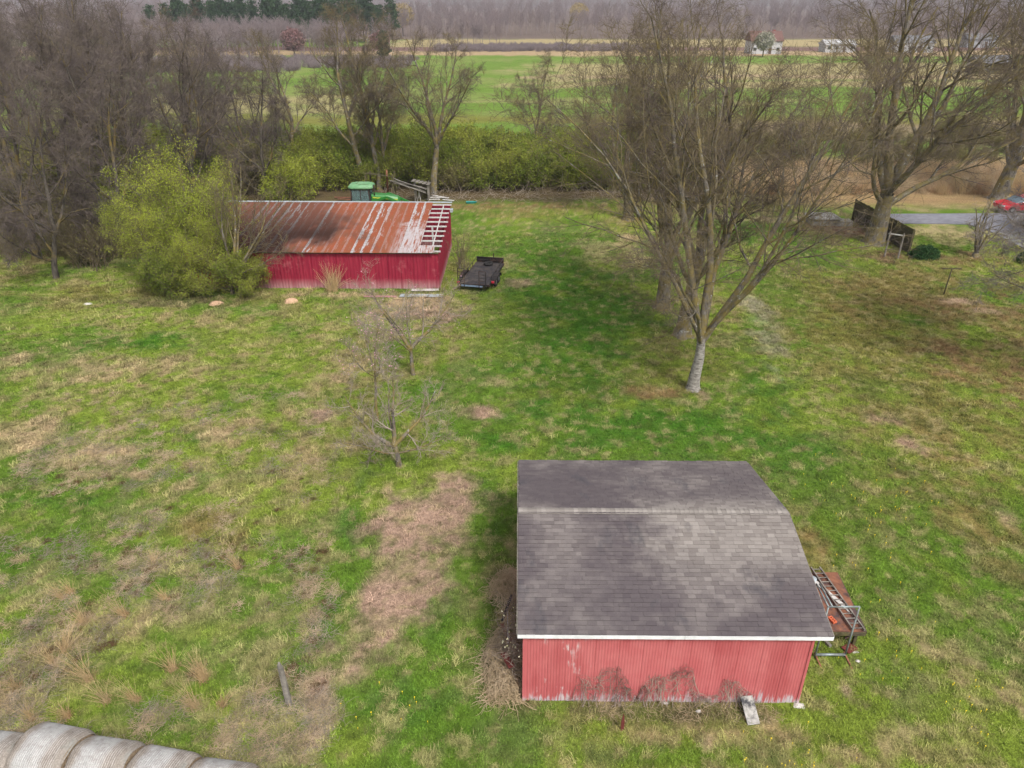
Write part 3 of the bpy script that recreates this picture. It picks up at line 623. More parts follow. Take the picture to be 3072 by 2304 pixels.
# shingles: nearest 300 as parts, the rest joined
WID = (.16, .22, .28, .34); EXPO = .145
def shingle_mesh(wd, t):
    v = [(0, 0, -.004), (wd - .004, 0, -.004), (wd - .004, EXPO + .02, -.002), (0, EXPO + .02, -.002), (0, 0, t), (wd - .004, 0, t), (wd - .004, EXPO + .02, .002), (0, EXPO + .02, .002)]
    return v
FC = [(0, 3, 2, 1), (4, 5, 6, 7), (0, 1, 5, 4), (1, 2, 6, 5), (3, 0, 4, 7)]
SM = {(i, j): MB().add(shingle_mesh(wd, t), FC).mesh('shingle', 'shingle') for i, wd in enumerate(WID) for j, t in enumerate((.013, .024))}
rr_ = random.Random(8); sv = []; sf = []; sa = []; cnt = 0
def slope(y0, z0, y1, z1, side, parts_ok):
    global cnt
    L = math.hypot(y1 - y0, z1 - z0); ang = math.atan2(z1 - z0, abs(y1 - y0)); rows = int(L / EXPO)
    if side > 0: T0 = Matrix.Translation((X0, y0, z0 + .003)) @ Matrix.Rotation(ang, 4, 'X')
    else: T0 = Matrix.Translation((X1, y0, z0 + .003)) @ Matrix.Rotation(math.pi, 4, 'Z') @ Matrix.Rotation(ang, 4, 'X')
    W = X1 - X0
    for r_ in range(rows + 1):
        x = -rr_.uniform(0, .2)
        while x < W:
            i = rr_.choice((0, 1, 1, 2, 2, 3)); j = rr_.choice((0, 1)); wd = WID[i]
            xa, xb = max(x, 0), min(x + wd, W)
            if xb - xa > .05 and r_ * EXPO < L - .02:
                full = (xa == x and xb == x + wd); y_ = r_ * EXPO + rr_.uniform(-.003, .003)
                if parts_ok and full and cnt < 300:
                    o = mobj('shingle', SM[(i, j)], SH); o.matrix_local = T0 @ Matrix.Translation((x, y_, 0)); cnt += 1
                else:
                    vv = shingle_mesh(xb - xa, (.013, .024)[j]); b = len(sv); TT = T0 @ Matrix.Translation((xa, y_, 0))
                    sv.extend([tuple(TT @ Vector(p)) for p in vv]); sf.extend([tuple(k + b for k in f) for f in FC]); sa.extend([rr_.random()] * 5)
            x += wd
slope(YE - .04, ZE - .01, YR, RIDGE, 1, True); slope(YB + .04, ZE - .08, YR, RIDGE, -1, False)
me = bpy.data.meshes.new('shingles'); me.from_pydata(sv, [], sf); me.materials.append(M['shingle'])
at_ = me.attributes.new('shade', 'FLOAT', 'FACE'); at_.data.foreach_set('value', sa); o = mobj('shingles', me, SH); o['kind'] = 'stuff'
capm = MB(); s1 = math.atan2(RIDGE - ZE, YR - YE); s2 = math.atan2(RIDGE - ZE + .09, YB - YR); c_ = .15
vs_ = []
for x, t in ((0, .02), (.17, .008)):
    vs_ += [(x, -c_ * math.cos(s1), -c_ * math.sin(s1) + t), (x, -.02, t + .002), (x, .02, t + .002), (x, c_ * math.cos(s2), -c_ * math.sin(s2) + t),
            (x, -c_ * math.cos(s1), -c_ * math.sin(s1) + .0), (x, c_ * math.cos(s2), -c_ * math.sin(s2) + .0)]
capm.add(vs_, [(0, 1, 7, 6), (1, 2, 8, 7), (2, 3, 9, 8), (4, 0, 6, 10), (3, 5, 11, 9), (4, 5, 3, 2, 1, 0)])
capm = capm.mesh('ridge_cap', 'ridge'); nc = int((X1 - X0) / .145)
for k in range(nc):
    o = mobj('ridge_cap', capm, SH); o.location = (X0 + k * .145, YR + prng.uniform(-.006, .006), RIDGE + .032)

# ------------------------------------------------------------------ BARN
BN = empty('long_barn', (-5.05, 48.4, 0), R(-.7)); tag(BN, 'long crimson metal barn with rusted tin roof and bare purlins at one end', 'barn')
BL, BD, HF, HB = 17.6, 9.9, 2.62, 3.50
for k in range(20):
    pw_ = BL / 20
    if k == 0: bp = corr_panel('wall_panel', pw_ - .004, HF, HF, .22, .03, 'barn_red')
    o = mobj('wall_panel', bp, BN); o.location = (-BL + k * pw_, -prng.uniform(0, .012), 0)
    o = mobj('wall_panel', corr_panel('wall_panel', pw_, HB - .05, HB - .05, .22, .03, 'barn_red') if k == 0 else bk, BN); bk = o.data
    o.location = (-BL + (k + 1) * pw_, BD, 0); o.rotation_euler.z = math.pi
for k in range(11):
    y0_, y1_ = k * BD / 11, (k + 1) * BD / 11; h = lambda y: HF - .05 + (HB - HF) * y / BD
    o = mobj('wall_panel', corr_panel('gable_panel', BD / 11 - .004, h(y0_), h(y1_), .22, .03, 'barn_red'), BN); o.location = (0, y0_, 0); o.rotation_euler.z = math.pi / 2
    o = mobj('wall_panel', corr_panel('gable_panel', BD / 11 - .004, h(y1_), h(y0_), .22, .03, 'barn_red'), BN); o.location = (-BL, y1_, 0); o.rotation_euler.z = -math.pi / 2
sl = math.atan2(HB - HF, BD); RW = .66
def roof_sheet(L, wd=RW, x0=0.0):
    nr = 8; k = nr * 4 + 1; x = np.linspace(0, wd + .03, k); z = np.array([0, .7, 1, .7] * nr + [0]) * .018
    ny_ = 24; X_, Y_ = np.meshgrid(x, np.linspace(0, L, ny_), indexing='ij'); V = np.stack([X_, Y_, np.broadcast_to(z[:, None], X_.shape)], -1).reshape(-1, 3)
    ii = np.arange(k * ny_).reshape(k, ny_); me = mesh_np('roof_panel', V, [np.stack([ii[:-1, :-1], ii[1:, :-1], ii[1:, 1:], ii[:-1, 1:]], -1).reshape(-1, 4)], 'rust_roof', False)
    wx, wy = X_ + x0 - 4.95, Y_ + 48.4; g_ = np.clip((-11.0 - wx + (fbm(wx, wy, .35, 61, 5, .65) - .5) * 13) * .24, 0, 1) * np.clip(1 - (wy - 52) / 5 * .5, .45, 1)  # mask for dirt plus painted shade below the tree, west end
    at2 = me.attributes.new('grime_shade', 'FLOAT', 'POINT'); at2.data.foreach_set('value', g_.ravel().astype(np.float32)); return me
LR = math.hypot(BD + .45, HB - HF) ; n_sheet = 25
for k in range(n_sheet):
    x = -BL - .25 + k * RW
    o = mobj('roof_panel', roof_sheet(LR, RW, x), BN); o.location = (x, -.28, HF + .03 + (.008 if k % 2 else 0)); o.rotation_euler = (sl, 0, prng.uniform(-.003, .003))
xe = -BL - .25 + n_sheet * RW
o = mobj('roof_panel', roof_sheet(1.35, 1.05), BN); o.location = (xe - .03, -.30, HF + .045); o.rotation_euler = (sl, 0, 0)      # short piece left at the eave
for k in range(11):       # purlins: bare where the sheets are gone
    y = .25 + k * (BD - .5) / 10
    mb = MB(); mb.box((0, 0, 0), (BL + .35, .09, .09)); o = mb.build('purlin', 'whitish_wood', BN)
    o.location = (-BL / 2 + .02 - prng.uniform(0, .1), y, HF - .035 + (HB - HF) * y / BD)
for x in (-.5, -4, -8, -12, -BL + .1):
    MB().beam((x, 0, HF - .13), (x, BD, HB - .13), .06, .12).build('rafter', 'whitish_wood', BN)
for x in (-.9, -4, -8, -12):
    MB().box((x, BD * .5, 1.5), (.12, .12, 3)).build('post', 'whitish_wood', BN)
MB().beam((-BL - .3, BD + .12, HB + .10), (.15, BD + .12, HB + .06), .26, .04).build('ridge_flashing', 'tarp', BN)
MB().box((-BL / 2, -.1, HF - .03), (BL + .1, .05, .08)).build('eave_board', 'dark_wood', BN)
MB().box((.12, BD - .4, HB - .45), (.25, .5, .2)).build('vent_box', 'tarp', BN)
# fallen sheets at the barn foot
def lay(name, px, py, w_, d_, mat, rz, label, catg, group=None, z=.06):
    o = mobj(name, corr_panel(name, w_, d_, d_, .09, .02, mat)); p = at(px, py); o.location = (p.x - w_ / 2, p.y, z); o.rotation_euler = (R(-88), 0, rz)
    tag(o, label, catg, group); return o
lay('metal_sheet', 1262, 893, 2.9, .5, 'tarp', R(-1), 'pale grey tin sheet lying flat on dry grass by the barn', 'metal sheet')
lay('metal_sheet', 1275, 876, 1.9, .4, 'whitish_wood', R(1), 'short whitish sheet lying against the foot of the barn wall', 'metal sheet')
lay('metal_sheet', 1140, 894, 2.2, .3, 'barn_red', R(-2), 'red tin strip lying on dry grass in front of the barn', 'metal sheet')
# ================================================================== TREES
def lv(K, **k): d = dict(K=K); d.update(k); return d
BIG = lambda k=1.0: [lv(12, t0=.28, ang=40, asd=12, lr=.44, rr=.5, S=5, m=5, wander=.12, up=.05, bark=True, fall=.5), lv(9, t0=.15, ang=38, asd=13, lr=.48, rr=.55, S=4, m=4, wander=.14, up=.02),
                 lv(7, t0=.12, ang=38, asd=14, lr=.55, rr=.6, S=3, m=3, wander=.16, up=.01), lv(int(5 * k), t0=.1, ang=34, asd=14, lr=.62, rr=.65, S=2, m=3, wander=.15, up=.0, minl=.3)]
# main foreground tree
A = woody(101, (3.0, .34, (.02, 0, 1)), [(.97, 95, 7, 15.0, .22), (.95, 8, 33, 15.5, .19), (.95, 175, 20, 15.5, .2), (.9, 250, 30, 10, .11), (.97, 50, 24, 15, .17), (1., 330, 33, 12.5, .13), (1.0, 130, 32, 14, .14), (1., 187, 33, 14.5, .12), (1., 352, 40, 14, .12)],
          BIG(.82), bark='bark', minr=.0068, flare=1.0)
A[0][1].materials[0] = M['pale_bark']
p = at(2078, 1168); plant('hardwood_tree', A, (p.x, p.y, 0), 0, .97, 'bare grey tree with smooth pale trunk, foremost on the lawn, forking low')
Bt = woody(202, (4.5, .48, (0, 0, 1)), [(1., 90, 10, 12, .26), (.95, 200, 28, 11, .2), (.8, 330, 35, 10, .18), (.7, 130, 40, 9, .15), (.9, 40, 25, 11, .2), (.6, 260, 55, 8, .12)], BIG(.62), minr=.007, flare=1.4)
p = at(2045, 1008); b1 = plant('hardwood_tree', Bt, (p.x, p.y, 0), 0, 1.0, 'rough-barked bare tree with flared roots, just behind the foremost lawn tree')
def again(src, px, py, rz, s, label, group=None, loc=None):
    c = copy_tree(src); p_ = at(px, py) if loc is None else Vector(loc); c.location = (p_.x, p_.y, 0); c.rotation_euler.z = rz; c.scale = (s, s, s)
    c['label'] = label
    if group: c['group'] = group
    elif 'group' in c: del c['group']
    return c
again(b1, 1988, 925, 2.2, 1.0, 'rough-barked bare tree, third in the lawn line, shaggy trunk base')
again(b1, 1885, 658, 4.0, .98, 'grey mottled bare tree at the far end of the lawn by a sandy patch')
# big tree by the fence
E = woody(303, (4.2, .82, (.05, 0, 1)), [(1., 100, 6, 17, .42), (1., 20, 20, 16, .38), (.9, 60, 32, 15.5, .33), (.95, 175, 25, 14, .34), (.7, 10, 58, 12.5, .27), (.75, 200, 55, 11, .22), (1., 330, 25, 14.5, .28), (.9, 270, 42, 11, .22)],
          BIG(.85), minr=.009, flare=1.0)
p = at(2622, 728); plant('hardwood_tree', E, (p.x, p.y, 0), 0, 1.0, 'massive bare tree with thick upright limbs beside the wooden fence')
# trees behind the barn
MID = [lv(10, t0=.2, ang=40, lr=.45, rr=.5, S=4, m=4, wander=.16, up=.04, bark=True, fall=.5), lv(8, t0=.15, ang=40, lr=.5, rr=.55, S=3, m=3, wander=.18, up=.02), lv(7, t0=.12, ang=40, lr=.55, rr=.6, S=2, m=3, wander=.2), lv(3, t0=.1, ang=36, lr=.6, rr=.65, S=1, m=3, wander=.2, minl=.3)]
F1 = woody(404, (4.8, .36, (.05, 0, 1)), [(1., 90, 10, 9.2, .2), (1., 10, 30, 8.5, .18), (1., 180, 32, 8.5, .18), (.95, 300, 35, 7.5, .14), (.9, 240, 40, 7, .12)], MID, minr=.009, flare=.6)
F2 = woody(505, (6.5, .30, (-.25, 0, 1)), [(1., 170, 15, 8, .18), (1., 30, 28, 8, .16), (.9, 100, 30, 7, .14), (.6, 190, 50, 6, .11), (.75, 340, 45, 6.5, .12)], MID, minr=.009, flare=.5)
F3 = woody(606, (5.5, .27, (.03, 0, 1)), [(1., 80, 8, 9.5, .17), (.9, 0, 26, 8.5, .13), (.8, 180, 28, 8, .13), (.7, 260, 38, 7, .1), (.6, 60, 40, 6.5, .1)], MID, minr=.009, flare=.4)
p = at(1300, 588); f1 = plant('field_tree', F1, (p.x, p.y, 0), .3, 1.08, 'bare round-crowned tree with straight trunk, right of the tractor at the hedge')
p = at(1100, 570); f2 = plant('field_tree', F2, (p.x, p.y, 0), .2, 1.15, 'bare tree with trunk leaning left, straight behind the green tractor')
p = at(1140, 572); f3 = plant('field_tree', F3, (p.x, p.y, 0), 1.1, 1.12, 'slim upright bare tree between the leaning tree and the round-crowned one')
again(f3, 1162, 560, 3.0, .9, 'thin bare tree close behind the slim upright tree at the hedge')
again(f1, 0, 0, 2.5, 1.0, 'bare tree with golden forked limbs in the hedge, left of the barn roof', loc=(-33.5, 86, 0))
again(f3, 0, 0, .6, 1.05, 'bare forked tree in the hedge, beside the golden-limbed one', loc=(-37.2, 88, 0))
again(f3, 0, 0, 4.1, .95, 'dark bare tree in the hedge between the left thicket and the forked pair', loc=(-43, 84, 0))
again(f2, 0, 0, 1.6, 1.0, 'bare tree with low crooked branches in the hedge behind the barn roof', loc=(-24.5, 84, 0))
again(f3, 0, 0, 5.1, .8, 'small bare tree in the hedge to the right behind the lawn', loc=(2.5, 90, 0))
again(f2, 0, 0, 3.6, .75, 'small bare crooked tree in the hedge behind the line of lawn trees', loc=(14, 84, 0))
# wooded edge on the left
G1 = woody(707, (5.5, .30, (.04, 0, 1)), [(1., 80, 8, 11, .2), (.9, 0, 22, 10, .16), (.85, 180, 24, 10, .16), (.7, 270, 32, 8.5, .13), (.6, 50, 40, 8, .12)],
           [lv(9, t0=.2, ang=38, lr=.5, rr=.5, S=4, m=4, wander=.16, up=.07, bark=True), lv(8, t0=.15, ang=42, lr=.5, rr=.55, S=3, m=3, wander=.2, up=.03), lv(7, t0=.1, ang=45, lr=.5, rr=.6, S=2, m=3, wander=.25), lv(3, t0=.1, ang=38, lr=.6, rr=.65, S=1, m=3, wander=.2, minl=.4)], minr=.011, flare=.4, bark='dark_bark', twig='wood_twig')
G2 = woody(808, (4.0, .24, (-.1, 0, 1)), [(1., 100, 10, 10, .16), (.9, 10, 30, 8, .13), (.8, 190, 30, 8, .13), (.5, 290, 50, 6, .1), (.35, 30, 60, 5.5, .09)],
           [lv(9, t0=.15, ang=40, lr=.52, rr=.5, S=4, m=4, wander=.2, up=.03, bark=True), lv(8, t0=.15, ang=45, lr=.5, rr=.55, S=3, m=3, wander=.25, up=.0), lv(7, t0=.1, ang=48, lr=.5, rr=.6, S=2, m=3, wander=.3), lv(3, t0=.1, ang=38, lr=.6, rr=.65, S=1, m=3, wander=.2, minl=.4)], minr=.011, bark='dark_bark', twig='wood_twig', flare=.4)
g1 = g2 = None; BASE = {1: 'tall bare dark tree in the dense wooded edge at the left', 2: 'low crooked bare tree in the tangled wooded edge at the left'}; gr = random.Random(12); GRP = 'bare trees of the wooded edge on the left'
spots = [(-37, 55, 1), (-31.5, 57, 2), (-34, 64, 1), (-28.5, 66.5, 1), (-45, 60, 2), (-31, 75, 2), (-56, 80, 1), (-62, 92, 1), (-44, 78, 1), (-40, 66, 1), (-37, 73, 1), (-48, 83, 1), (-52, 68, 1), (-54, 98, 1), (-24.5, 72, 2), (-69, 104, 1), (-76, 118, 1), (-28, 82, 2), (-33, 50.5, 2), (-50, 108, 1), (-66, 125, 1), (-84, 130, 1)]
for (x, y, k) in spots:
    if k == 1 and g1 is None: g1 = plant('woodland_tree', G1, (x, y, 0), gr.random() * 6, 1.05, 'bare tree with lichened yellowish trunk nearest the left edge of the picture', group=GRP); continue
    if k == 2 and g2 is None: g2 = plant('woodland_tree', G2, (x, y, 0), gr.random() * 6, 1.0, 'low crooked bare tree directly left of the yellow-green bush', group=GRP); continue
    s_ = g1 if k == 1 else g2
    own = {(-28.5, 66.5): 'tall bare dark tree rising straight behind the yellow-green bush', (-24.5, 72): 'low crooked bare tree behind the left end of the barn roof', (-34, 64): 'tall bare dark tree second from the yellow-green bush in the wooded edge'}.get((x, y))
    again(s_, 0, 0, gr.random() * 6.28, gr.uniform(.88, 1.12), own or BASE[k], GRP, loc=(x, y, 0))
# tree outside the right edge whose grey twigs hang into the picture
Ht = woody(909, (4, .3, (0, 0, 1)), [(1., 100, 12, 10, .17), (1., 180, 30, 10, .16), (.9, 150, 40, 9.5, .14), (.7, 185, 62, 8.5, .12), (.95, 20, 30, 9, .14), (.85, 220, 55, 9, .12), (.8, 280, 40, 8, .12)], BIG(1.0), minr=.008, twig='grey_twig', flare=.6)
plant('hardwood_tree', Ht, (31.5, 36.5, 0), 0, 1.0, 'grey bare tree whose twigs reach in from the right edge above the lawn')
hb = again(col.objects['hardwood_tree.004'] if 'hardwood_tree.004' in col.objects else b1, 0, 0, 1.2, 1.0, 'grey bare tree beyond the parked cars at the right edge', loc=(49, 74, 0))
# small dead-looking tree with pale cut limbs, and its neighbours
ORCH = [lv(7, t0=.2, ang=50, asd=18, lr=.55, rr=.5, S=4, m=4, wander=.2, up=.16), lv(8, t0=.12, ang=45, asd=20, lr=.55, rr=.55, S=3, m=3, wander=.25, up=.12), lv(6, t0=.1, ang=40, asd=20, lr=.55, rr=.6, S=2, m=3, wander=.3, up=.08, minl=.18)]
S1 = woody(111, (1.1, .13, (0, 0, 1)), [(.85, 165, 62, 3.2, .1), (1., 88, 18, 3.0, .1), (.95, 30, 50, 3.0, .095), (.9, 110, 35, 2.6, .075), (.6, 185, 78, 2.3, .05), (.6, -5, 80, 2.5, .05), (.9, 250, 60, 1.7, .04)], ORCH, minr=.0062, twig='pale_twig', flare=.3, rough_trunk=.12)
p = at(1198, 1398); plant('small_tree', S1, (p.x, p.y, 0), 0, 1.0, 'small bare fruit tree with spreading pale-barked limbs, nearest the camera')
S2 = woody(112, (1.5, .12, (.0, 0, 1)), [(1., 160, 52, 4.0, .1), (1., 15, 42, 3.6, .11), (.95, 80, 15, 2.8, .05), (.9, 230, 45, 2.6, .045), (.9, 120, 35, 3.2, .05)], ORCH, minr=.0062, twig='pale_twig', flare=.3,
           leaves=[('blossom', 'pink_blossom', 1, .028, .05, .05)])
p = at(1240, 1125); plant('blossoming_tree', S2, (p.x, p.y, 0), 0, 1.05, 'small forked fruit tree with sparse pink blossom in front of the barn')
S3 = woody(113, (2.6, .075, (-.06, 0, 1)), [(1., 150, 28, 2.6, .04), (.95, 30, 32, 2.2, .035), (.98, 85, 20, 2.5, .04), (.9, 215, 40, 2.2, .03), (.9, 300, 35, 1.8, .03)], ORCH, minr=.0062, twig='pale_twig', flare=.3,
           leaves=[('blossom', 'pink_blossom', 1, .034, .05, .06)])
p = at(1133, 1262); plant('blossoming_tree', S3, (p.x, p.y, 0), 0, 1.0, 'slender upright sapling with pink blossom clusters, left of the forked fruit tree')
# gnarled bare shrub on the right, thin bare tree before the barn
S4 = woody(114, (.4, .32, (0, 0, 1)), [(.9, 170, 20, 3.6, .12), (.9, 110, 10, 4.2, .13), (.9, 30, 25, 4.3, .12), (.9, 70, 30, 3.6, .1), (.9, 200, 28, 2.8, .09), (.9, 350, 42, 4.2, .08), (.9, 280, 20, 3.2, .1), (.9, 140, 14, 3.6, .1)],
           [lv(6, t0=.35, ang=38, lr=.4, rr=.55, S=3, m=4, wander=.3, up=.06, bark=True), lv(5, t0=.2, ang=45, lr=.45, rr=.5, S=2, m=3, wander=.3), lv(4, t0=.2, ang=45, lr=.5, rr=.6, S=2, m=3, wander=.3)], minr=.008, flare=.2, twig='grey_twig')
p = at(2925, 772); plant('gnarled_shrub', S4, (p.x, p.y, 0), 0, 1.0, 'gnarled many-stemmed bare shrub on the lawn beside the driveway', 'shrub')
S5 = woody(115, (1.6, .2, (.02, 0, 1)), [(.95, 100, 8, 7.5, .12), (1., 60, 16, 7.0, .1), (.9, 160, 20, 6.0, .09), (1., 15, 40, 5.5, .1), (.8, 350, 60, 4.2, .06), (.9, 30, 28, 6.5, .09)],
           [lv(9, t0=.2, ang=35, lr=.48, rr=.5, S=4, m=4, wander=.14, up=.10), lv(7, t0=.15, ang=38, lr=.5, rr=.55, S=3, m=3, wander=.2, up=.05), lv(6, t0=.1, ang=42, lr=.5, rr=.6, S=2, m=3, wander=.25, minl=.25)], minr=.008, flare=.6, twig='thicket_twig')
p = at(722, 882); plant('thin_tree', S5, (p.x, p.y, 0), 0, 1.0, 'thin multi-stemmed bare tree standing in front of the left end of the barn')
# yellow-green bush left of the barn: three leafing shrubs
SPR = [lv(9, t0=.1, ang=38, lr=.5, rr=.5, S=4, m=3, wander=.18, up=.05), lv(8, t0=.1, ang=42, lr=.5, rr=.55, S=3, m=3, wander=.22, up=.04), lv(5, t0=.1, ang=45, lr=.55, rr=.6, S=2, m=3, wander=.28, minl=.3)]
W1 = woody(116, (.5, .3, (0, 0, 1)), [(.9, a_, t_, L_2, .09) for a_, t_, L_2 in [(0, 20, 6.5), (45, 35, 6.3), (90, 15, 7.2), (135, 30, 6.8), (180, 25, 7), (225, 35, 5.5), (270, 25, 6), (315, 35, 5.5), (160, 50, 6.5), (20, 48, 6), (250, 55, 5)]], SPR, minr=.010, twig='thicket_twig', flare=.2,
           leaves=[('foliage', 'spring_leaf', 4, .04, .85, .16)])
w1 = plant('leafing_bush', W1, (-22.5, 51.6, 0), .4, 1.08, 'tallest yellow-green leafing bush left of the barn', 'bush')
again(w1, 0, 0, 2.4, .78, 'yellow-green leafing bush forming the left flank of the clump by the barn', loc=(-25.4, 50.2, 0))
again(w1, 0, 0, 4.0, .66, 'lower yellow-green leafing bush in front of the clump by the barn', loc=(-21.5, 47.8, 0))
# darker leafy scrub in front of the barn's left end and one bright bush behind it
W2 = woody(117, (.3, .15, (0, 0, 1)), [(.9, a_, t_, L_2, .05) for a_, t_, L_2 in [(0, 30, 2.6), (60, 20, 3), (120, 35, 2.8), (180, 25, 3), (240, 40, 2.5), (300, 35, 2.6), (30, 60, 2.4), (200, 62, 2.4)]], SPR, minr=.008, twig='thicket_twig', flare=.1,
           leaves=[('foliage', 'hedge_leaf', 3, .045, .7, .12)])
w2 = plant('green_scrub', W2, (-19.2, 47.4, 0), .4, 1.0, 'dark green scrub at the foot of the thin tree before the barn', 'bush')
again(w2, 0, 0, 1.4, .8, 'low green scrub touching the left end of the crimson barn wall', loc=(-17.9, 47.6, 0))
again(w2, 0, 0, 2.4, .9, 'green scrub under the front of the yellow-green clump', loc=(-23.0, 47.0, 0))
again(w2, 0, 0, 5.0, .6, 'green scrub at the left foot of the yellow-green clump', loc=(-24.4, 47.9, 0))
bb = again(w2, 0, 0, 3.4, 1.3, 'bright green bush in the hedge behind the barn roof, left of the tractor', loc=(-22, 73, 0))
for ch in kids(bb):
    if ch.name.startswith('foliage'):
        ch.data = ch.data.copy(); ch.data.materials[0] = M['spring_leaf']
# twiggy weeds at the barn's right corner
W3 = woody(118, (.25, .1, (0, 0, 1)), [(.9, a_, t_, L_2, .02) for a_, t_, L_2 in [(k * 37, 10 + (k * 7) % 25, 1.5 + (k % 4) * .25) for k in range(12)]], [lv(7, t0=.15, ang=28, lr=.45, rr=.6, S=3, m=3, wander=.15, up=.1), lv(5, t0=.1, ang=35, lr=.5, rr=.7, S=2, m=3, wander=.2)], minr=.007, twig='thicket_twig', flare=.0)
w3 = plant('twiggy_shrub', W3, (-3.9, 52.6, 0), 0, 1.15, 'bare upright twiggy shrub at the right-hand corner of the barn', 'shrub')
again(w3, 0, 0, 2., .8, 'low bare twiggy shrub between the barn corner and the trailer', loc=(-3.4, 50.9, 0))
# rounded evergreen by the fence
er = np.random.default_rng(77); n_ = 9000; d = nrm(er.normal(size=(n_, 3))); d[:, 2] = np.abs(d[:, 2]); rad = (er.uniform(.55, 1.03, (n_, 1)) + .1 * np.sin(d[:, :1] * 9) * np.cos(d[:, 1:2] * 7))
V, F_ = leaf_tris(er, d * rad * np.array([1.15, .95, .95]), .05)
e = empty('evergreen_shrub', (at(2772, 772).x, at(2772, 772).y, 0)); tag(e, 'low rounded dark evergreen shrub at the near end of the wooden fence', 'shrub')
mobj('foliage', mesh_np('foliage', V, [F_], 'evergreen_leaf', False), e)
mb = MB()
for k in range(9): mb.cyl((0, 0, -.05), (.8 * math.cos(k * .7), .7 * math.sin(k * .7), .55), .02, 5)
mb.build('stem', 'dark_wood', e)

# ------------------------------------------------------------------ hedge thicket (mass) behind the barn
def bushproto(seed, mat_leaf, mat_twig, nst, H, leaf_n, leaf_s):
    r = np.random.default_rng(seed); a_ = r.uniform(0, 6.28, nst); tl = r.uniform(.05, .6, nst)
    st = np.stack([r.normal(0, .5, nst), r.normal(0, .5, nst), np.full(nst, -.1)], -1); dr = np.stack([np.cos(a_) * np.sin(tl), np.sin(a_) * np.sin(tl), np.cos(tl)], -1)
    ln = r.uniform(.65, 1.05, nst) * H; rd = np.full(nst, .03); P0, D0 = grow(r, st, dr, ln, 5, .12, .03); parts = [tubes(P0, rd, .4, 3)]; L0 = ln; R0 = rd; tip = .4
    for K, lr in ((7, .4), (6, .5)):
        s_, d_, l_, r_ = kids_of(r, P0, D0, L0, R0, tip, K, .15, 1., 38, 14, lr, .6, .4); r_ = np.maximum(r_, .011)
        P0, D0 = grow(r, s_, d_, l_, 3, .2, .06); L0, R0, tip = l_, r_, .4; parts.append(tubes(P0, r_, .4, 3))
    V1, F1_ = cat(parts); me = mesh_np('bush_twigs', V1, [F1_], mat_twig)
    if leaf_n:
        C = P0.reshape(-1, 3); C = C[r.integers(0, len(C), leaf_n)] + r.normal(0, .15, (leaf_n, 3)); V2, F2_ = leaf_tris(r, C, leaf_s)
        Vn = np.concatenate([V1, V2]); me2 = mesh_np('bush', Vn, [F1_, F2_ + len(V1)], mat_twig); me2.materials.append(M[mat_leaf])
        mi = np.zeros(len(me2.polygons), np.int32); mi[len(F1_):] = 1
        if len(me2.polygons) == len(F1_) + len(F2_): me2.polygons.foreach_set('material_index', mi)
        return me2
    return me
hp = [bushproto(1, 'hedge_leaf', 'thicket_twig', 26, 4.2, 11000, .07), bushproto(2, 'hedge_leaf', 'thicket_twig', 26, 3.6, 7000, .07), bushproto(3, 'dull_leaf', 'thicket_twig', 30, 3.8, 3500, .08), bushproto(4, 'spring_leaf', 'thicket_twig', 22, 3.2, 8000, .07), bushproto(6, 'dull_leaf', 'thicket_twig', 34, 3.0, 900, .05)]
r = np.random.default_rng(9); HPs = []; ix = []
for k in range(330):
    x = r.uniform(-31, 22); y = r.uniform(77.5, 96)
    if x > 14: y = r.uniform(79, 92)
    HPs.append((x, y, 0)); g = fbm(np.array([x]), np.array([y]), .12, 7, 3)[0]
    ix.append(0 if g > .48 and y < 90 else (3 if g > .56 else (1 if g > .36 and y < 92 else (2 if y < 93 else 4))))
for k in range(260):      # under the trees of the left wood
    x = r.uniform(-62, -25); y = r.uniform(60, 98)
    if x > -33 and y < 66: continue
    HPs.append((x, y, 0)); ix.append(int(r.choice([2, 4, 4, 2, 1])))
for k in range(14): HPs.append((r.uniform(-42, -29), r.uniform(53, 60), 0)); ix.append(4)
HPs = np.array(HPs); n_ = len(HPs)
scatter('hedge_thicket', HPs, np.stack([r.normal(0, .05, n_), r.normal(0, .05, n_), r.uniform(0, 6.28, n_)], -1), r.uniform(.75, 1.25, n_), hp, idx=np.array(ix),
        label='dense budding hedge and undergrowth running behind the barn', cat='hedge', kind='stuff')
# brown brush beyond lawn trees on the right
r = np.random.default_rng(19); n_ = 150; HP2 = np.stack([r.uniform(22, 75, n_), r.uniform(88, 112, n_), np.zeros(n_)], -1)
scatter('brown_brush', HP2, np.stack([np.zeros(n_), np.zeros(n_), r.uniform(0, 6.28, n_)], -1), r.uniform(.35, .75, n_), [hp[4], hp[2]], idx=r.integers(0, 2, n_),
        label='low brown leafless brush beyond the driveway on the right', cat='brush', kind='stuff')

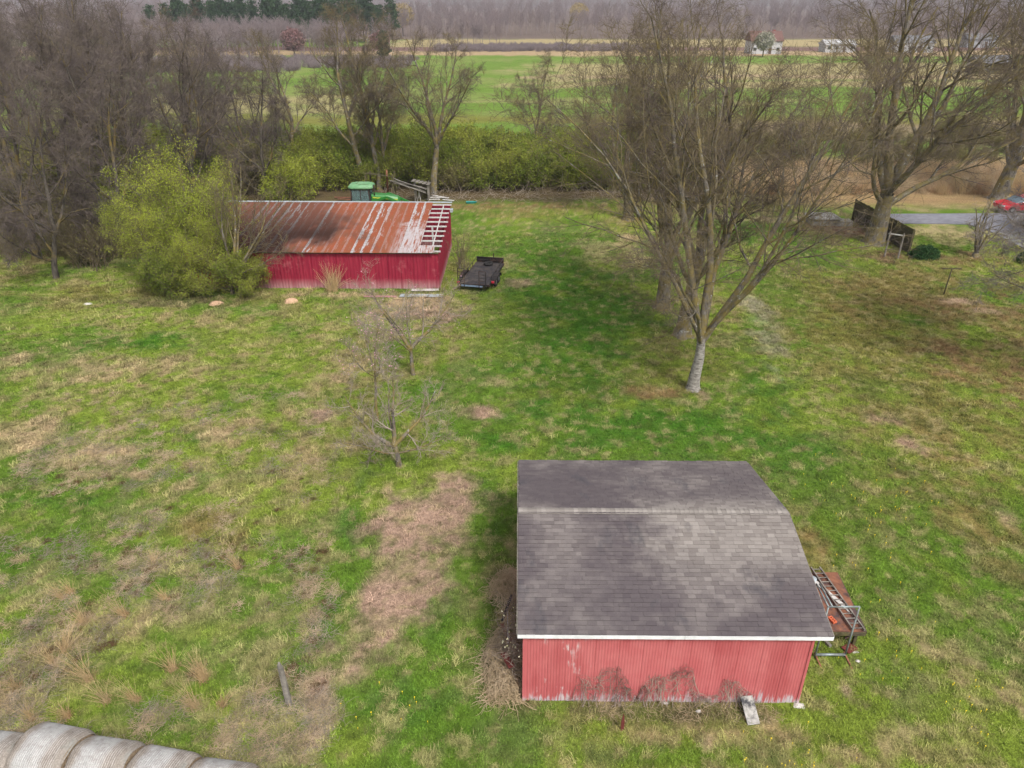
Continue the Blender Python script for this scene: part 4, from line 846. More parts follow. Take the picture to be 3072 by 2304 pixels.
# ------------------------------------------------------------------ far woods
def farproto(seed, H, mat_, n1=9, cw=.38, twmat=None):
    r = np.random.default_rng(seed); P0 = np.array([[[0, 0, -.5], [0, 0, H * .3], [0, 0, H * .6], [0, 0, H * .92]]], float); D0 = np.zeros_like(P0); D0[..., 2] = 1
    parts = [tubes(P0, np.array([.18]), .3, 4)]; L0 = np.array([H]); R0 = np.array([.18]); tip = .3
    for K, lr, t0, ang, up, mr in ((n1 * 2, cw, .3, 42, .12, .05), (8, .42, .2, 38, .08, .03), (7, .5, .1, 42, .05, .022)):
        s_, d_, l_, r_ = kids_of(r, P0, D0, L0, R0, tip, K, t0, 1., ang, 12, lr, .5, .45); r_ = np.maximum(r_ * .6, mr)
        P0, D0 = grow(r, s_, d_, l_, 2, .15, up); L0, R0, tip = l_, r_, .5; parts.append(tubes(P0, r_, .5, 3))
    V1, F1_ = cat(parts); return mesh_np('far_tree', V1, [F1_], mat_)
fp = [farproto(1, 12, 'far_twig'), farproto(2, 13, 'far_twig', 8, .45), farproto(3, 11, 'far_crown', 9, .42)]
r = np.random.default_rng(29); PW = []; pi_ = []; psc = []
def woodsbelt(n, x0, x1, y0, y1, s0=.85, s1=1.2):
    for k in range(n):
        t = r.random(); y = y0 + (y1 - y0) * t; PW.append((r.uniform(x0, x1) * (y / y0), y, 0)); pi_.append(int(r.integers(0, 3))); psc.append(r.uniform(s0, s1))
woodsbelt(260, -10, 330, 410, 520, .8, 1.0)                 # tree line beyond the straw field
woodsbelt(220, -330, -5, 330, 352, .62, .85); woodsbelt(300, -330, -5, 400, 470, .8, 1.1)
woodsbelt(160, -210, -70, 215, 330, .6, .9)              # nearer wood on the left
woodsbelt(300, -138, -58, 278, 340, .6, .82)
woodsbelt(1500, -420, 480, 540, 1250, .9, 1.3)
woodsbelt(1500, -900, 900, 1250, 2000, 1.1, 1.6)
woodsbelt(110, 150, 330, 300, 420, .8, 1.1)
PW = np.array(PW); n_ = len(PW)
scatter('far_woods', PW, np.stack([np.zeros(n_), np.zeros(n_), r.uniform(0, 6.28, n_)], -1), np.array(psc), fp, idx=np.array(pi_), label='belt of leafless grey woods beyond the meadow reaching to the horizon', cat='woods', kind='stuff')
# low reeds and shrubs along the far edge of the meadow
br = bushproto(11, 'dull_leaf', 'far_twig', 30, 2.0, 0, .1); r = np.random.default_rng(39)
n_ = 1100; x = r.uniform(-140, 60, n_); y = np.where(x < -30, r.uniform(228, 262, n_), r.uniform(300, 330, n_)); n2_ = 260
x = np.concatenate([x, r.uniform(-150, -60, n2_)]); y = np.concatenate([y, r.uniform(215, 232, n2_)]); n_ += n2_
scatter('field_brush', np.stack([x, y, np.zeros(n_)], -1), np.stack([np.zeros(n_), np.zeros(n_), r.uniform(0, 6.28, n_)], -1), r.uniform(.6, 1.1, n_), [br], label='low purple-brown brush along the far side of the meadow', cat='brush', kind='stuff')
# pines
def pine(seed, H):
    r = np.random.default_rng(seed); C = []
    for k in range(60):
        t = r.uniform(.3, 1); a_ = r.uniform(0, 6.28); rr2 = H * .2 * (1.12 - t) ** .7 * r.uniform(.4, 1.1); c = np.array([math.cos(a_) * rr2, math.sin(a_) * rr2, H * t])
        C.append(c + r.normal(0, 1, (45, 3)) * np.array([.75, .75, .35]) * H / 15)
    V, F_ = leaf_tris(r, np.concatenate(C), .42); tm = MB().cyl((0, 0, -.3), (0, 0, H * .95), .26, 7, .06)
    return [('trunk', tm.mesh('trunk', 'bark', True)), ('crown', mesh_np('crown', V, [F_], 'pine_needle', False))]
P1 = pine(1, 17); pr = random.Random(4); PG = 'pines standing above the bare woods'
pn = plant('pine_tree', P1, (-75, 345, 0), 0, 1, 'dark green pine in the row of pines above the bare far woods', group=PG)
for k in range(44):
    t = k / 43; again(pn, 0, 0, pr.random() * 6, pr.uniform(.85, 1.15), pn['label'], PG, loc=(-158 + 100 * t + pr.uniform(-3, 3), pr.uniform(355, 385), 0))
again(pn, 0, 0, 1, .55, 'short dark pine at the field edge before the bare wood, above the barn', loc=(-38, 238, 0))
again(pn, 0, 0, 3, .75, 'dark evergreen rising from the grey wood above the fields, left of centre', loc=(-82, 318, 0))
# a few coloured crowns
def blob(name, mat_, x, y, H, label, sq=1.0):
    r = np.random.default_rng(int(abs(x) + y)); pts = nrm(r.normal(size=(2600, 3))) * r.uniform(.45, 1.0, (2600, 1)) ** .6 * np.array([.42 * sq, .42 * sq, .36]) * H + np.array([0, 0, H * .62]); pts += r.normal(0, .25, pts.shape)
    V, F_ = leaf_tris(r, pts, .28); e_ = empty(name, (x, y, 0)); tag(e_, label, 'tree'); mobj('crown', mesh_np('crown', V, [F_], mat_, False), e_); MB().cyl((0, 0, -.3), (0, 0, H * .7), .25, 7, .08).build('trunk', 'bark', e_, True)
blob('budding_tree', 'yellow_bud', -57, 425, 16, 'round pale yellow budding tree standing above the far woods')
blob('budding_tree', 'yellow_bud', 44, 540, 15.5, 'yellowish budding tree over the far tree line, right of centre')
blob('red_maple', 'russet_crown', -71, 262, 9.5, 'small dark red budding tree before the far wood, left of centre')
blob('red_maple', 'russet_crown', -45, 275, 8, 'dull red budding tree beside the dark pine above the barn')
blob('white_blossom_tree', 'blossom_crown', 86, 275, 8, 'white blossoming tree beside the brown-roofed house in the distance')
# ================================================================== THINGS
# ---- round bales
def bale(i, label):
    r = np.random.default_rng(50 + i); n, L, Rr = 56, 1.5, .80; rings = []; xs_ = [-L / 2, -L / 2 + .05, -L / 2 + .14] + list(np.linspace(-L / 2 + .22, L / 2 - .22, 26)) + [L / 2 - .14, L / 2 - .05, L / 2]
    t = np.linspace(0, 2 * np.pi, n, endpoint=False); wob = .02 * np.sin(3 * t + r.random() * 6) + .012 * np.sin(7 * t + r.random() * 6)
    V = []
    for x in xs_:
        e_ = (abs(x) - (L / 2 - .16)) / .16; rad = Rr - (.09 * max(e_, 0) ** 2) + .006 * math.sin(x * 60) + wob; rad = rad * (1 + .0)
        y = rad * np.cos(t); z = rad * np.sin(t); z = np.maximum(z, -.72); V.append(np.stack([np.full(n, x), y, z + .72], -1))
    V = np.concatenate(V); k = len(xs_); b = (np.arange(k - 1) * n)[:, None]; i_ = np.arange(n); j_ = (i_ + 1) % n
    q = np.stack([b + i_, b + j_, b + n + j_, b + n + i_], -1).reshape(-1, 4)
    e = empty('round_bale'); tag(e, label, 'hay bale', 'net-wrapped round bales in a row'); mobj('net_wrap', mesh_np('net_wrap', V, [q], 'bale'), e)
    for s_ in (-1, 1):
        mb = MB(); nr = 5; vs_ = [(s_ * (L / 2 - .02 + .03), 0, .74)]
        for kk in range(1, nr + 1):
            for tt in t[::2]: vs_.append((s_ * (L / 2 - .02 + .015 * math.sin(kk * 2.1) + .02 * (1 - kk / nr)), (Rr - .07) * kk / nr * math.cos(tt), max((Rr - .07) * kk / nr * math.sin(tt), -.7) + .73))
        h = n // 2; fs = [(0, 1 + a, 1 + (a + 1) % h) for a in range(h)]
        for kk in range(nr - 1):
            fs += [(1 + kk * h + a, 1 + (kk + 1) * h + a, 1 + (kk + 1) * h + (a + 1) % h, 1 + kk * h + (a + 1) % h) for a in range(h)]
        mb.add(vs_, fs if s_ > 0 else [f[::-1] for f in fs]); mb.build('end_face', 'bale_end', e, True)
    return e
BLAB = ['net-wrapped round hay bale at the right-hand end of the row, its end face showing', 'round hay bale second from the right-hand end of the row', 'round hay bale third from the right-hand end, with the palest wide net band', 'large round hay bale second from the left edge of the picture', 'round hay bale cut off by the left edge of the picture']
bx, by = -7.15, 11.2
ax = Vector((.975, -.16, 0)).normalized()
for i in range(5):
    e = bale(i, BLAB[i]); c = Vector((bx, by, 0)) - ax * (1.53 * i); off = [0, .02, .05, .12, -.15][i]
    e.location = (c.x, c.y + off, -.02 + [-.06, 0, .04, .08, -.1][i]); e.rotation_euler = ([.2, 1.4, 2.9, 4.0, .9][i] * 0, 0, math.atan2(ax.y, ax.x) + [.03, -.02, .02, -.03, .05][i])

# ---- posts, boards
p = at(868, 2112); e = empty('fence_post', p); tag(e, 'grey weathered wooden post standing alone in the rough grass', 'post')
mb = MB(); rings = [[Vector((math.cos(a_) * r_ * (1.25 if k % 2 else 1) + ox, math.sin(a_) * r_ + oy, z)) for k, a_ in enumerate([j * math.pi / 4 for j in range(8)])] for (z, r_, ox, oy) in [(-.1, .085, 0, 0), (.5, .082, -.015, .0), (1.0, .075, -.03, .01), (1.45, .07, -.045, .01), (1.62, .045, -.06, .0), (1.7, .018, -.05, .0)]]
mb.loft(rings).build('post_shaft', 'grey_wood', e)
e = empty('leaning_board', (0, 0, 0)); tag(e, 'short black-stained board leaning on the foot of the red shed wall', 'board')
a_ = at(2261, 2176); MB().beam((a_.x, a_.y, .03), (6.67, 14.33, .40), .36, .045).build('plank', 'ramp_wood', e)
p = at(1866, 2192); e = empty('rusty_stake', p); tag(e, 'thin rusty metal blade stuck upright in the grass before the shed', 'stake')
MB().loft([[Vector((x * w_, y * .012, z)) for x, y in ((-1, -1), (1, -1), (1, 1), (-1, 1))] for z, w_ in ((-.1, .035), (.35, .05), (.6, .02), (.68, .004))]).build('blade', 'dark_red_sheet', e)
def rock(name, px, py, sz, mat_, label, catg='rock', seed=1, group=None, loc=None):
    r = random.Random(seed); mb = MB(); rings = []; nseg = 12
    jit = [r.uniform(.75, 1.15) for _ in range(nseg)]
    for (z, s_) in ((-.15, 1.1), (.15, 1.0), (.45, .82), (.75, .5), (.92, .18)):
        rings.append([Vector((math.cos(2 * math.pi * k / nseg) * s_ * sz[0] * jit[k] * r.uniform(.94, 1.06), math.sin(2 * math.pi * k / nseg) * s_ * sz[1] * jit[k], z * sz[2])) for k in range(nseg)])
    o = mb.loft(rings).build(name, mat_, None, True); p_ = at(px, py) if loc is None else Vector(loc); o.location = p_; tag(o, label, catg, group); return o
rock('stone', 2396, 2118, (.22, .14, .08), 'pale_stone', 'flat pale stone at the right-hand front corner of the shed', seed=3)
rock('clay_mound', 876, 905, (.5, .45, .28), 'clay', 'pale orange clay mound in the grass left of the barn wall', 'mound', seed=4)
rock('clay_mound', 648, 912, (.5, .4, .2), 'clay', 'reddish clay mound at the foot of the yellow-green bush', 'mound', seed=5)
rock('clay_mound', 262, 912, (.3, .22, .08), 'pale_stone', 'flat pale stone lying in the grass far left', 'rock', seed=6)
rock('stone', 2574, 1984, (.1, .07, .05), 'pale_stone', 'small white stone in the grass beside the metal frame', seed=7)
rock('stone', 2096, 2134, (.08, .06, .06), 'pale_stone', 'small stone on the bare dirt below the shed wall', seed=8)
for (px, py, sd_, lb) in ((1998, 2110, 9, 'small pale rubble block against the middle of the shed wall'), (2565, 1957, 10, 'small white stone near the dark red plate')):
    rock('stone', px, py, (.13, .05, .05), 'pale_stone', lb, seed=sd_)

# ---- junk bench beside the shed
e = empty('steel_workbench', (9.85, 17.75, 0)); tag(e, 'rusty orange steel-topped bench beside the shed, piled with scrap', 'workbench')
MB().add([(-1.25, -1.3, .69), (1.05, -1.32, .69), (1.2, 1.3, .69), (-1.25, 1.3, .69), (-1.25, -1.3, .73), (1.05, -1.32, .73), (1.2, 1.3, .73), (-1.25, 1.3, .73)], [(3, 2, 1, 0), (4, 5, 6, 7), (0, 1, 5, 4), (1, 2, 6, 5), (2, 3, 7, 6), (3, 0, 4, 7)]).build('tabletop', 'rust_orange', e)
MB().beam((-1.2, -1.33, .64), (1.05, -1.35, .64), .06, .1).build('edge_rail', 'dark_wood', e)
MB().beam((1.08, -1.3, .64), (1.22, 1.3, .64), .06, .1).build('edge_rail', 'dark_wood', e)
for x, y in ((.85, -1.2), (.95, 1.15), (-1.1, -1.2), (-1.1, 1.15)): MB().box((x, y, .33), (.09, .09, .7)).build('leg', 'dark_wood', e)
MB().beam((.55, -1.2, .3), (.83, -1.2, .62), .05, .05).build('brace', 'rust_orange', e)
e = empty('ladder', (10.5, 17.8, .79), R(2)); tag(e, 'weathered grey ladder lying across the rusty bench', 'ladder')
for s_ in (-1, 1): MB().beam((s_ * .15 - .1, 1.42, 0), (s_ * .18 + .1, -1.42, .02), .04, .07).build('side_rail', 'grey_wood', e)
for k in range(14):
    t = (k + .5) / 14; x = -.1 + .2 * t; y = 1.42 - 2.84 * t; MB().cyl((x - .17, y, .015), (x + .17, y, .015), .016, 6).build('rung', 'grey_wood', e)
def scaffold():
    e = empty('pipe_rack', (9.33, 16.07, 0)); tag(e, 'tall grey galvanised pipe frame standing in front of the rusty bench', 'frame')
    r_ = .028
    for nm, a_, b_ in [('upright', (0, 0, 0), (0, 0, 2.1)), ('upright', (.92, 0, 0), (.92, 0, 2.1)), ('crossbar', (0, 0, 2.1), (.92, 0, 2.1)), ('crossbar', (0, 0, .12), (.92, 0, .12)),
                       ('upright', (0, .95, 0), (0, .95, 2.1)), ('side_bar', (0, 0, 2.1), (0, .95, 2.1)), ('side_bar', (.12, 0, 2.1), (.10, .95, 2.1))]:
        MB().cyl(a_, b_, r_ * (1.5 if 'cross' in nm and a_[2] < 1 else 1), 8).build(nm, 'galv', e, True)
    for x in (0, .92): MB().beam((x, .1, .12), (x + .05, -.45, .01), .045, .03).build('foot', 'rust', e)
scaffold()
e = empty('brick', (10.02, 16.85, .74), R(20)); tag(e, 'orange cored brick lying on the rusty bench top', 'brick')
mb = MB()
for x in (-.055, .055): mb.box((x, 0, .035), (.03, .26, .07))
for y in (-.115, -.04, .04, .115): mb.box((0, y, .035), (.0795, .03, .068))
mb.build('body', 'orange_brick', e)
o = MB().box((0, 0, 0), (.42, .3, .012)).build('dark_red_plate', 'dark_red_sheet'); p = at(2548, 1948); o.location = (p.x, p.y, .06); o.rotation_euler.z = .5; tag(o, 'small dark red metal plate on the ground under the bench', 'plate')
# scrap pieces on the bench
e = empty('crumpled_tarp', (9.75, 18.55, .74)); tag(e, 'crumpled pale blue-grey tarp on the back of the bench', 'tarp')
r = np.random.default_rng(5); gx, gy = np.meshgrid(np.linspace(-.38, .38, 14), np.linspace(-.3, .35, 14), indexing='ij'); gz = .12 * fbm(gx * 3, gy * 3, 1, 4, 3) * (1 - (gx ** 2 + gy ** 2) * 3) + .03
ii = np.arange(196).reshape(14, 14); q = np.stack([ii[:-1, :-1], ii[1:, :-1], ii[1:, 1:], ii[:-1, 1:]], -1).reshape(-1, 4)
me = mesh_np('sheet', np.stack([gx * (1 + .2 * np.sin(gy * 9)), gy * (1 + .2 * np.cos(gx * 8)), gz], -1).reshape(-1, 3), [q], 'tarp', False); o = mobj('sheet', me, e); s_ = o.modifiers.new('t', 'SOLIDIFY'); s_.thickness = .01
def scrap(name, a_, b_, w_, h_, mat_, label, catg):
    o = MB().beam(a_, b_, w_, h_).build(name, mat_); tag(o, label, catg)
scrap('scrap_board', (9.0, 18.9, .80), (9.75, 18.6, .84), .09, .03, 'grey_wood', 'grey board lying across scrap at the back of the bench', 'board')
scrap('scrap_board', (9.55, 19.0, .76), (9.7, 18.1, .78), .16, .03, 'whitish_wood', 'pale short board under the ladder head on the bench', 'board')
scrap('scrap_board', (9.9, 19.05, .76), (10.75, 17.2, .76), .14, .02, 'whitish_wood', 'long pale board lying beneath the ladder on the bench', 'board')
scrap('angle_iron', (9.25, 18.8, .78), (9.35, 17.5, .80), .07, .05, 'rust', 'long rusty angle iron on the bench by the roof edge', 'scrap')
scrap('rusty_plate', (9.3, 18.1, .75), (9.95, 18.15, .75), .35, .02, 'rust_orange', 'bright orange rusted plate lying on the bench top', 'scrap')
scrap('fallen_post', at(2478, 1925, .05), at(2492, 1940, .05), .1, .09, 'grey_wood', 'stub of grey timber lying under the bench', 'timber')
e = empty('chair_frame', (9.3, 17.6, .74), .2); tag(e, 'dark bent-tube chair frame with a cream panel lying on the bench', 'chair')
pts = [(-.2, -.45, .05), (-.2, .4, .05), (-.1, .5, .05), (.12, .45, .05), (.15, -.3, .05), (.05, -.5, .05), (-.2, -.45, .05)]
MB().path(pts, .018, 6).build('tube_frame', 'black_steel', e, True); MB().box((.0, -.25, .06), (.2, .28, .02)).build('panel', 'whitish_wood', e)
o = rock('scrap_bucket', 0, 0, (.16, .14, .25), 'rust_orange', 'rust-brown lump of scrap iron at the back of the bench', 'scrap', 14, loc=(9.25, 19.0, .72))

# ---- west side of shed: scrap iron, dead vines
def tangle(name, seed, n, box, L, rad, mat_, label=None, catg=None, parent=None, arc=.5, up=.0, S=7, top=None):
    r = np.random.default_rng(seed); st = np.stack([r.uniform(box[0], box[1], n), r.uniform(box[2], box[3], n), r.uniform(box[4], box[5], n)], -1)
    if top is not None:
        h = top(st[:, 0], st[:, 1]); st[:, 2] = box[4] + r.uniform(0, 1, n) ** .6 * h; st = st[h > .03]
    dr = r.normal(size=(len(st), 3)) * np.array([1, 1, .5]); P_, D_2 = grow(r, st, dr, np.full(len(st), L) * r.uniform(.5, 1.2, len(st)), S, arc, up)
    if top is not None:
        hh = top(P_[..., 0], P_[..., 1]); P_[..., 2] = np.minimum(P_[..., 2], box[4] + np.maximum(hh, 0) + .12)
    P_[..., 2] = np.maximum(P_[..., 2], .01)
    V, q = tubes(P_, np.full(len(st), rad) * r.uniform(.6, 1.3, len(st)), .5, 3); o = mobj(name, mesh_np(name, V, [q], mat_), parent)
    if label: tag(o, label, catg)
    return o
hf = lambda c, w_, h_: (lambda x, y: h_ * np.clip(1 - ((x - c[0]) / w_[0]) ** 2 - ((y - c[1]) / w_[1]) ** 2, 0, 1) ** .5 * (1 + .35 * np.sin(x * 7 + y * 4)) )
tangle('dead_vine_heap', 1, 1700, (-.95, .35, 14.3, 17.0, 0, 1), .75, .008, 'straw', 'large tan heap of dead vines against the left side of the shed', 'vines', top=hf((-.2, 15.6), (.65, 1.6), .5), arc=.45)
tangle('dead_vine_heap', 2, 650, (-.8, .2, 18.0, 20.0, 0, 1), .65, .008, 'straw', 'smaller tan heap of dead vines at the back left of the shed', 'vines', top=hf((-.1, 18.9), (.65, .95), .55), arc=.45)
e = empty('flowering_vine', (.1, 15.6, 0)); tag(e, 'dark vine with cream flowers climbing the left wall of the shed', 'vine')
tangle('stems', 3, 220, (-.35, .12, -.7, 1.4, .2, 1.9), .7, .009, 'vine', parent=e, arc=.3)
r = np.random.default_rng(6); C = np.stack([r.uniform(-.4, .1, 22), r.normal(-.1, .65, 22), r.uniform(.9, 2.1, 22)], -1); V, F_ = leaf_tris(r, C, .045); mobj('flowers', mesh_np('flowers', V, [F_], 'white_blossom', False), e)
scrap('rusty_beam', (-.32, 17.1, .35), (-.05, 16.0, .75), .12, .05, 'rust_orange', 'rusted orange flat bar leaning at the left side of the shed', 'scrap')
scrap('black_pipe', (-.02, 18.2, .5), (-.3, 16.7, .9), .07, .07, 'black_steel', 'black pipe leaning against the left side of the shed', 'pipe')
scrap('bleached_pole', (-.15, 17.9, .3), (-.12, 15.9, .8), .03, .03, 'whitish_wood', 'thin bleached pole leaning at the left side of the shed', 'pole')
scrap('red_board', (-.25, 15.6, .7), (.0, 15.0, .8), .2, .03, 'dark_red_sheet', 'small dark red board in the vines beside the shed', 'board')
# vines on the front wall: three dead climbers following the outline seen on the wall
def wallvine(name, outline, seed, label, dens=420):
    r = np.random.default_rng(seed); e = empty(name, (outline[0][0], 14.4, 0)); tag(e, label, 'vine'); xs_ = np.linspace(outline[0][0], outline[-1][0], 60); hs_ = np.interp(xs_, [o_[0] for o_ in outline], [o_[1] for o_ in outline]) * (1 + .55 * (r.random(60) - .6) * np.abs(np.sin(np.arange(60) * .9))); x0 = outline[0][0]
    w_ = xs_[-1] - xs_[0]; n = int(dens * .65 * w_)
    x = r.uniform(xs_[0], xs_[-1], n); h = np.interp(x, xs_, hs_); z = h * r.uniform(.0, 1, n) ** .5; ywall = lambda X: 14.5 - (X - .33) * math.sin(R(.55)) - .03
    # rim: stems crowded along the top edge
    k = n // 3; x2 = r.uniform(xs_[0], xs_[-1], k); z2 = np.interp(x2, xs_, hs_) - np.abs(r.normal(0, .07, k))
    X = np.concatenate([x, x2]); Z = np.concatenate([z, z2]); Z = np.maximum(Z, .02); st = np.stack([X, ywall(X) - r.uniform(.0, .05, len(X)), Z], -1)
    dr = r.normal(size=(len(X), 3)) * np.array([.8, .05, 1]); P_, _d = grow(r, st, dr, r.uniform(.15, .6, len(X)), 6, .38, -.06)
    P_[..., 1] = np.clip(P_[..., 1], ywall(P_[..., 0]) - .13, ywall(P_[..., 0]) - .005); P_[..., 2] = np.clip(P_[..., 2], .0, np.interp(P_[..., 0], xs_, hs_) + .2)
    V, q = tubes(P_ - np.array([x0, 14.4, 0]), r.uniform(.003, .007, len(X)), .5, 3); mobj('tendrils', mesh_np('tendrils', V, [q], 'vine'), e)
    # main stems rising from the ground
    m = max(7, int(w_ * 9)); xb = r.uniform(xs_[0], xs_[-1], m); tt = np.linspace(0, 1, 7)[None, :]; xt = xb + r.normal(0, .15, m); ht = np.interp(xt, xs_, hs_) * .97
    Pm = np.stack([xb[:, None] * (1 - tt) + xt[:, None] * tt + .05 * np.sin(tt * 7 + xb[:, None] * 9), np.broadcast_to(14.42 - (xb[:, None] - .33) * .0096 - .02 - .1 * (1 - tt), (m, 7)), ht[:, None] * tt], -1)
    V, q = tubes(Pm - np.array([x0, 14.4, 0]), np.full(m, .011), .5, 4); mobj('stem', mesh_np('stem', V, [q], 'vine'), e)
Xw = lambda px: (px - 1536) / FPX * 20.6
wallvine('dead_vine', [(Xw(1722), .0), (Xw(1728), .75), (Xw(1750), 1.02), (Xw(1772), 1.0), (Xw(1786), .82), (Xw(1800), .85), (Xw(1812), 1.35), (Xw(1855), 1.42), (Xw(1863), 1.2), (Xw(1876), .8), (Xw(1900), .62), (Xw(1915), .25), (Xw(1930), .0)], 1, 'dead vine with two humps on the left of the red shed wall', 120)
wallvine('dead_vine', [(Xw(1922), .0), (Xw(1928), .6), (Xw(1950), 1.0), (Xw(1975), 1.15), (Xw(2010), 1.05), (Xw(2035), 1.35), (Xw(2065), 1.4), (Xw(2078), 1.1), (Xw(2088), .6), (Xw(2110), .3), (Xw(2150), .1)], 2, 'dead vine with a dark clump at the middle of the red shed wall', 150)
wallvine('dead_vine', [(Xw(2148), .1), (Xw(2165), .6), (Xw(2180), .95), (Xw(2198), 1.1), (Xw(2212), 1.0), (Xw(2222), .6), (Xw(2250), .35), (Xw(2290), .1)], 3, 'small dead vine on the red shed wall, near the leaning board', 110)
tangle('dead_weeds', 9, 380, (2.2, 7.6, 13.75, 14.4, 0, .1), .32, .0045, 'straw', 'straggling dead weeds in the bare dirt before the shed wall', 'weeds', arc=.35, up=.05)['kind'] = 'stuff'

# ---- trailer
TR = empty('utility_trailer', (-2.6, 47.8, 0), R(-12)); tag(TR, 'black flatbed utility trailer with upright ramps parked right of the barn', 'trailer')
Lt, Wt, zt = 4.7, 2.0, .55
for k in range(9): MB().box((-Wt / 2 + (k + .5) * Wt / 9, Lt / 2, zt), (Wt / 9 - .012, Lt, .045)).build('deck_board', 'black_deck', TR)
mb = MB()
for x in (-Wt / 2 - .03, Wt / 2 + .03): mb.box((x, Lt / 2, zt - .04), (.06, Lt + .06, .13))
mb.box((0, -.02, zt - .04), (Wt, .06, .13)); mb.box((0, Lt + .02, zt - .04), (Wt, .06, .13)); mb.build('chassis', 'black_steel', TR)
MB().box((-.15, -.06, zt - .11), (1.5, .06, .1)).build('rear_bumper', 'blue_steel', TR)
mb = MB(); mb.box((0, Lt, zt + .42), (Wt + .1, .05, .05)); mb.box((0, Lt, zt + .2), (Wt + .1, .04, .04))
for x in (-1, -.5, 0, .5, 1): mb.box((x, Lt, zt + .22), (.04, .04, .42))
mb.build('front_rail', 'black_steel', TR); MB().box((0, Lt + .03, zt + .2), (Wt, .015, .38)).build('front_panel', 'black_steel', TR)
for s_ in (-1, 1):
    x = s_ * (Wt / 2 + .02); mb = MB(); mb.beam((x, .9, zt + .32), (x, Lt, zt + .42), .04, .04)
    for y in (.9, 2.2, 3.5): mb.box((x, y, zt + .16), (.04, .04, .32))
    mb.build('side_rail', 'black_steel', TR)
    for y in (1.35, 2.15):
        w0 = empty('wheel', (s_ * (Wt / 2 + .19), y, .33)); w0.parent = TR
        MB().torus((0, 0, 0), (1, 0, 0), .25, .09, 22, 8, 1.1).build('tyre', 'tyre', w0, True); MB().cyl((-.05, 0, 0), (.05, 0, 0), .17, 14).build('rim', 'rim', w0)
    mb = MB(); prof_ = [(.85, .38), (.95, .66), (1.35, .78), (2.15, .78), (2.55, .66), (2.65, .38)]; xa, xb = s_ * (Wt / 2 + .05), s_ * (Wt / 2 + .34)
    vs_ = []
    for y, z in prof_: vs_ += [(xa, y, z), (xb, y, z), (xa, y, z - .02), (xb, y, z - .02)]
    for k in range(5): mb.add(vs_[k * 4:k * 4 + 8], [(0, 1, 5, 4), (2, 6, 7, 3), (0, 4, 6, 2), (1, 3, 7, 5)])
    mb.build('fender', 'black_steel', TR); MB().box((s_ * (Wt / 2 + .17), .62 if s_ > 0 else .15, zt + .02), (.2, .06, .14)).build('tail_light', 'red_lens', TR)
    # upright ramp gates at the rear
    mb = MB(); x0 = -Wt / 2 - .12 if s_ < 0 else Wt / 2 - .62; hgt = 1.35 if s_ < 0 else 1.2
    for xx in (x0, x0 + .46): mb.box((xx, -.12, .5 + hgt / 2 - .15), (.04, .04, hgt))
    for k in range(6): mb.box((x0 + .23, -.12, .38 + k * hgt / 5.2), (.44, .03, .03))
    mb.build('ramp', 'black_steel', TR)
mb = MB(); mb.beam((-.7, Lt, zt - .05), (0, Lt + 1.2, zt - .05), .08, .08); mb.beam((.7, Lt, zt - .05), (0, Lt + 1.2, zt - .05), .08, .08); mb.cyl((0, Lt + 1.1, .0), (0, Lt + 1.1, .95), .035, 8); mb.build('hitch', 'black_steel', TR)
o = MB().torus((0, 0, .1), (0, 0, 1), .26, .1, 24, 8).build('spare_tyre', 'tyre', None, True); o.location = TR.matrix_basis @ Vector((.0, Lt - .55, zt + .03)); tag(o, 'loose black tyre lying flat at the front of the trailer deck', 'tyre')

# ---- tractor behind the barn
TC = empty('farm_tractor', (-13.4, 66, 0), R(0)); tag(TC, 'green farm tractor with glazed cab and yellow-striped bonnet behind the barn', 'tractor')
def rr_ring(hx, hy, z, ch=.12, cx=0): return [Vector((cx + x, y, z)) for x, y in [(-hx + ch, -hy), (hx - ch, -hy), (hx, -hy + ch), (hx, hy - ch), (hx - ch, hy), (-hx + ch, hy), (-hx, hy - ch), (-hx, -hy + ch)]]
MB().loft([rr_ring(.98, .82, 3.02, .2), rr_ring(1.08, .92, 3.10, .25), rr_ring(1.08, .92, 3.2, .25), rr_ring(1.0, .84, 3.32, .3), rr_ring(.8, .6, 3.40, .3)]).build('cab_roof', 'green_roof', TC)
for x, y in ((-.8, -.75), (.72, -.75), (-.8, .75), (.72, .75)): MB().beam((x * 1.15, y, 1.5), (x, y, 3.05), .1, .1).build('cab_post', 'black_steel', TC)
for x in (-.84, .78): MB().box((x, 0, 2.35), (.02, 1.4, 1.35)).build('window', 'cab_glass', TC)
for y in (-.77, .77): MB().box((0, y, 2.35), (1.5, .02, 1.35)).build('window', 'cab_glass', TC)
MB().box((0, -.79, 2.35), (.06, .03, 1.35)).build('door_post', 'black_steel', TC); MB().box((0, -.8, 3.0), (1.9, .05, .1)).build('roof_trim', 'black_steel', TC)
MB().torus((.45, 0, 2.15), (-.6, 0, 1), .2, .02, 16, 5).build('steering_wheel', 'black_steel', TC); MB().box((.3, -.62, 3.415), (.9, .03, .01)).build('roof_seam', 'dark_wood', TC); MB().box((-.35, 0, 3.41), (.03, 1.1, .01)).build('roof_seam', 'dark_wood', TC)
MB().box((0, 0, 1.35), (1.9, 1.6, .65)).build('cab_base', 'green_paint', TC)
MB().box((-.1, 0, 1.95), (.5, .5, .7)).build('seat', 'black_steel', TC)
MB().loft([[Vector((x, y * w_, z)) for y, z in ((-1, 1.1), (1, 1.1), (1, zt2 - .15), (.75, zt2), (-.75, zt2), (-1, zt2 - .15))] for x, w_, zt2 in ((.88, .5, 2.5), (2.2, .48, 2.4), (3.2, .42, 2.22), (3.35, .38, 1.95))]).build('bonnet', 'green_paint', TC)
MB().beam((1.0, -.52, 2.24), (3.2, -.45, 2.04), .03, .1).build('stripe', 'yellow_paint', TC)
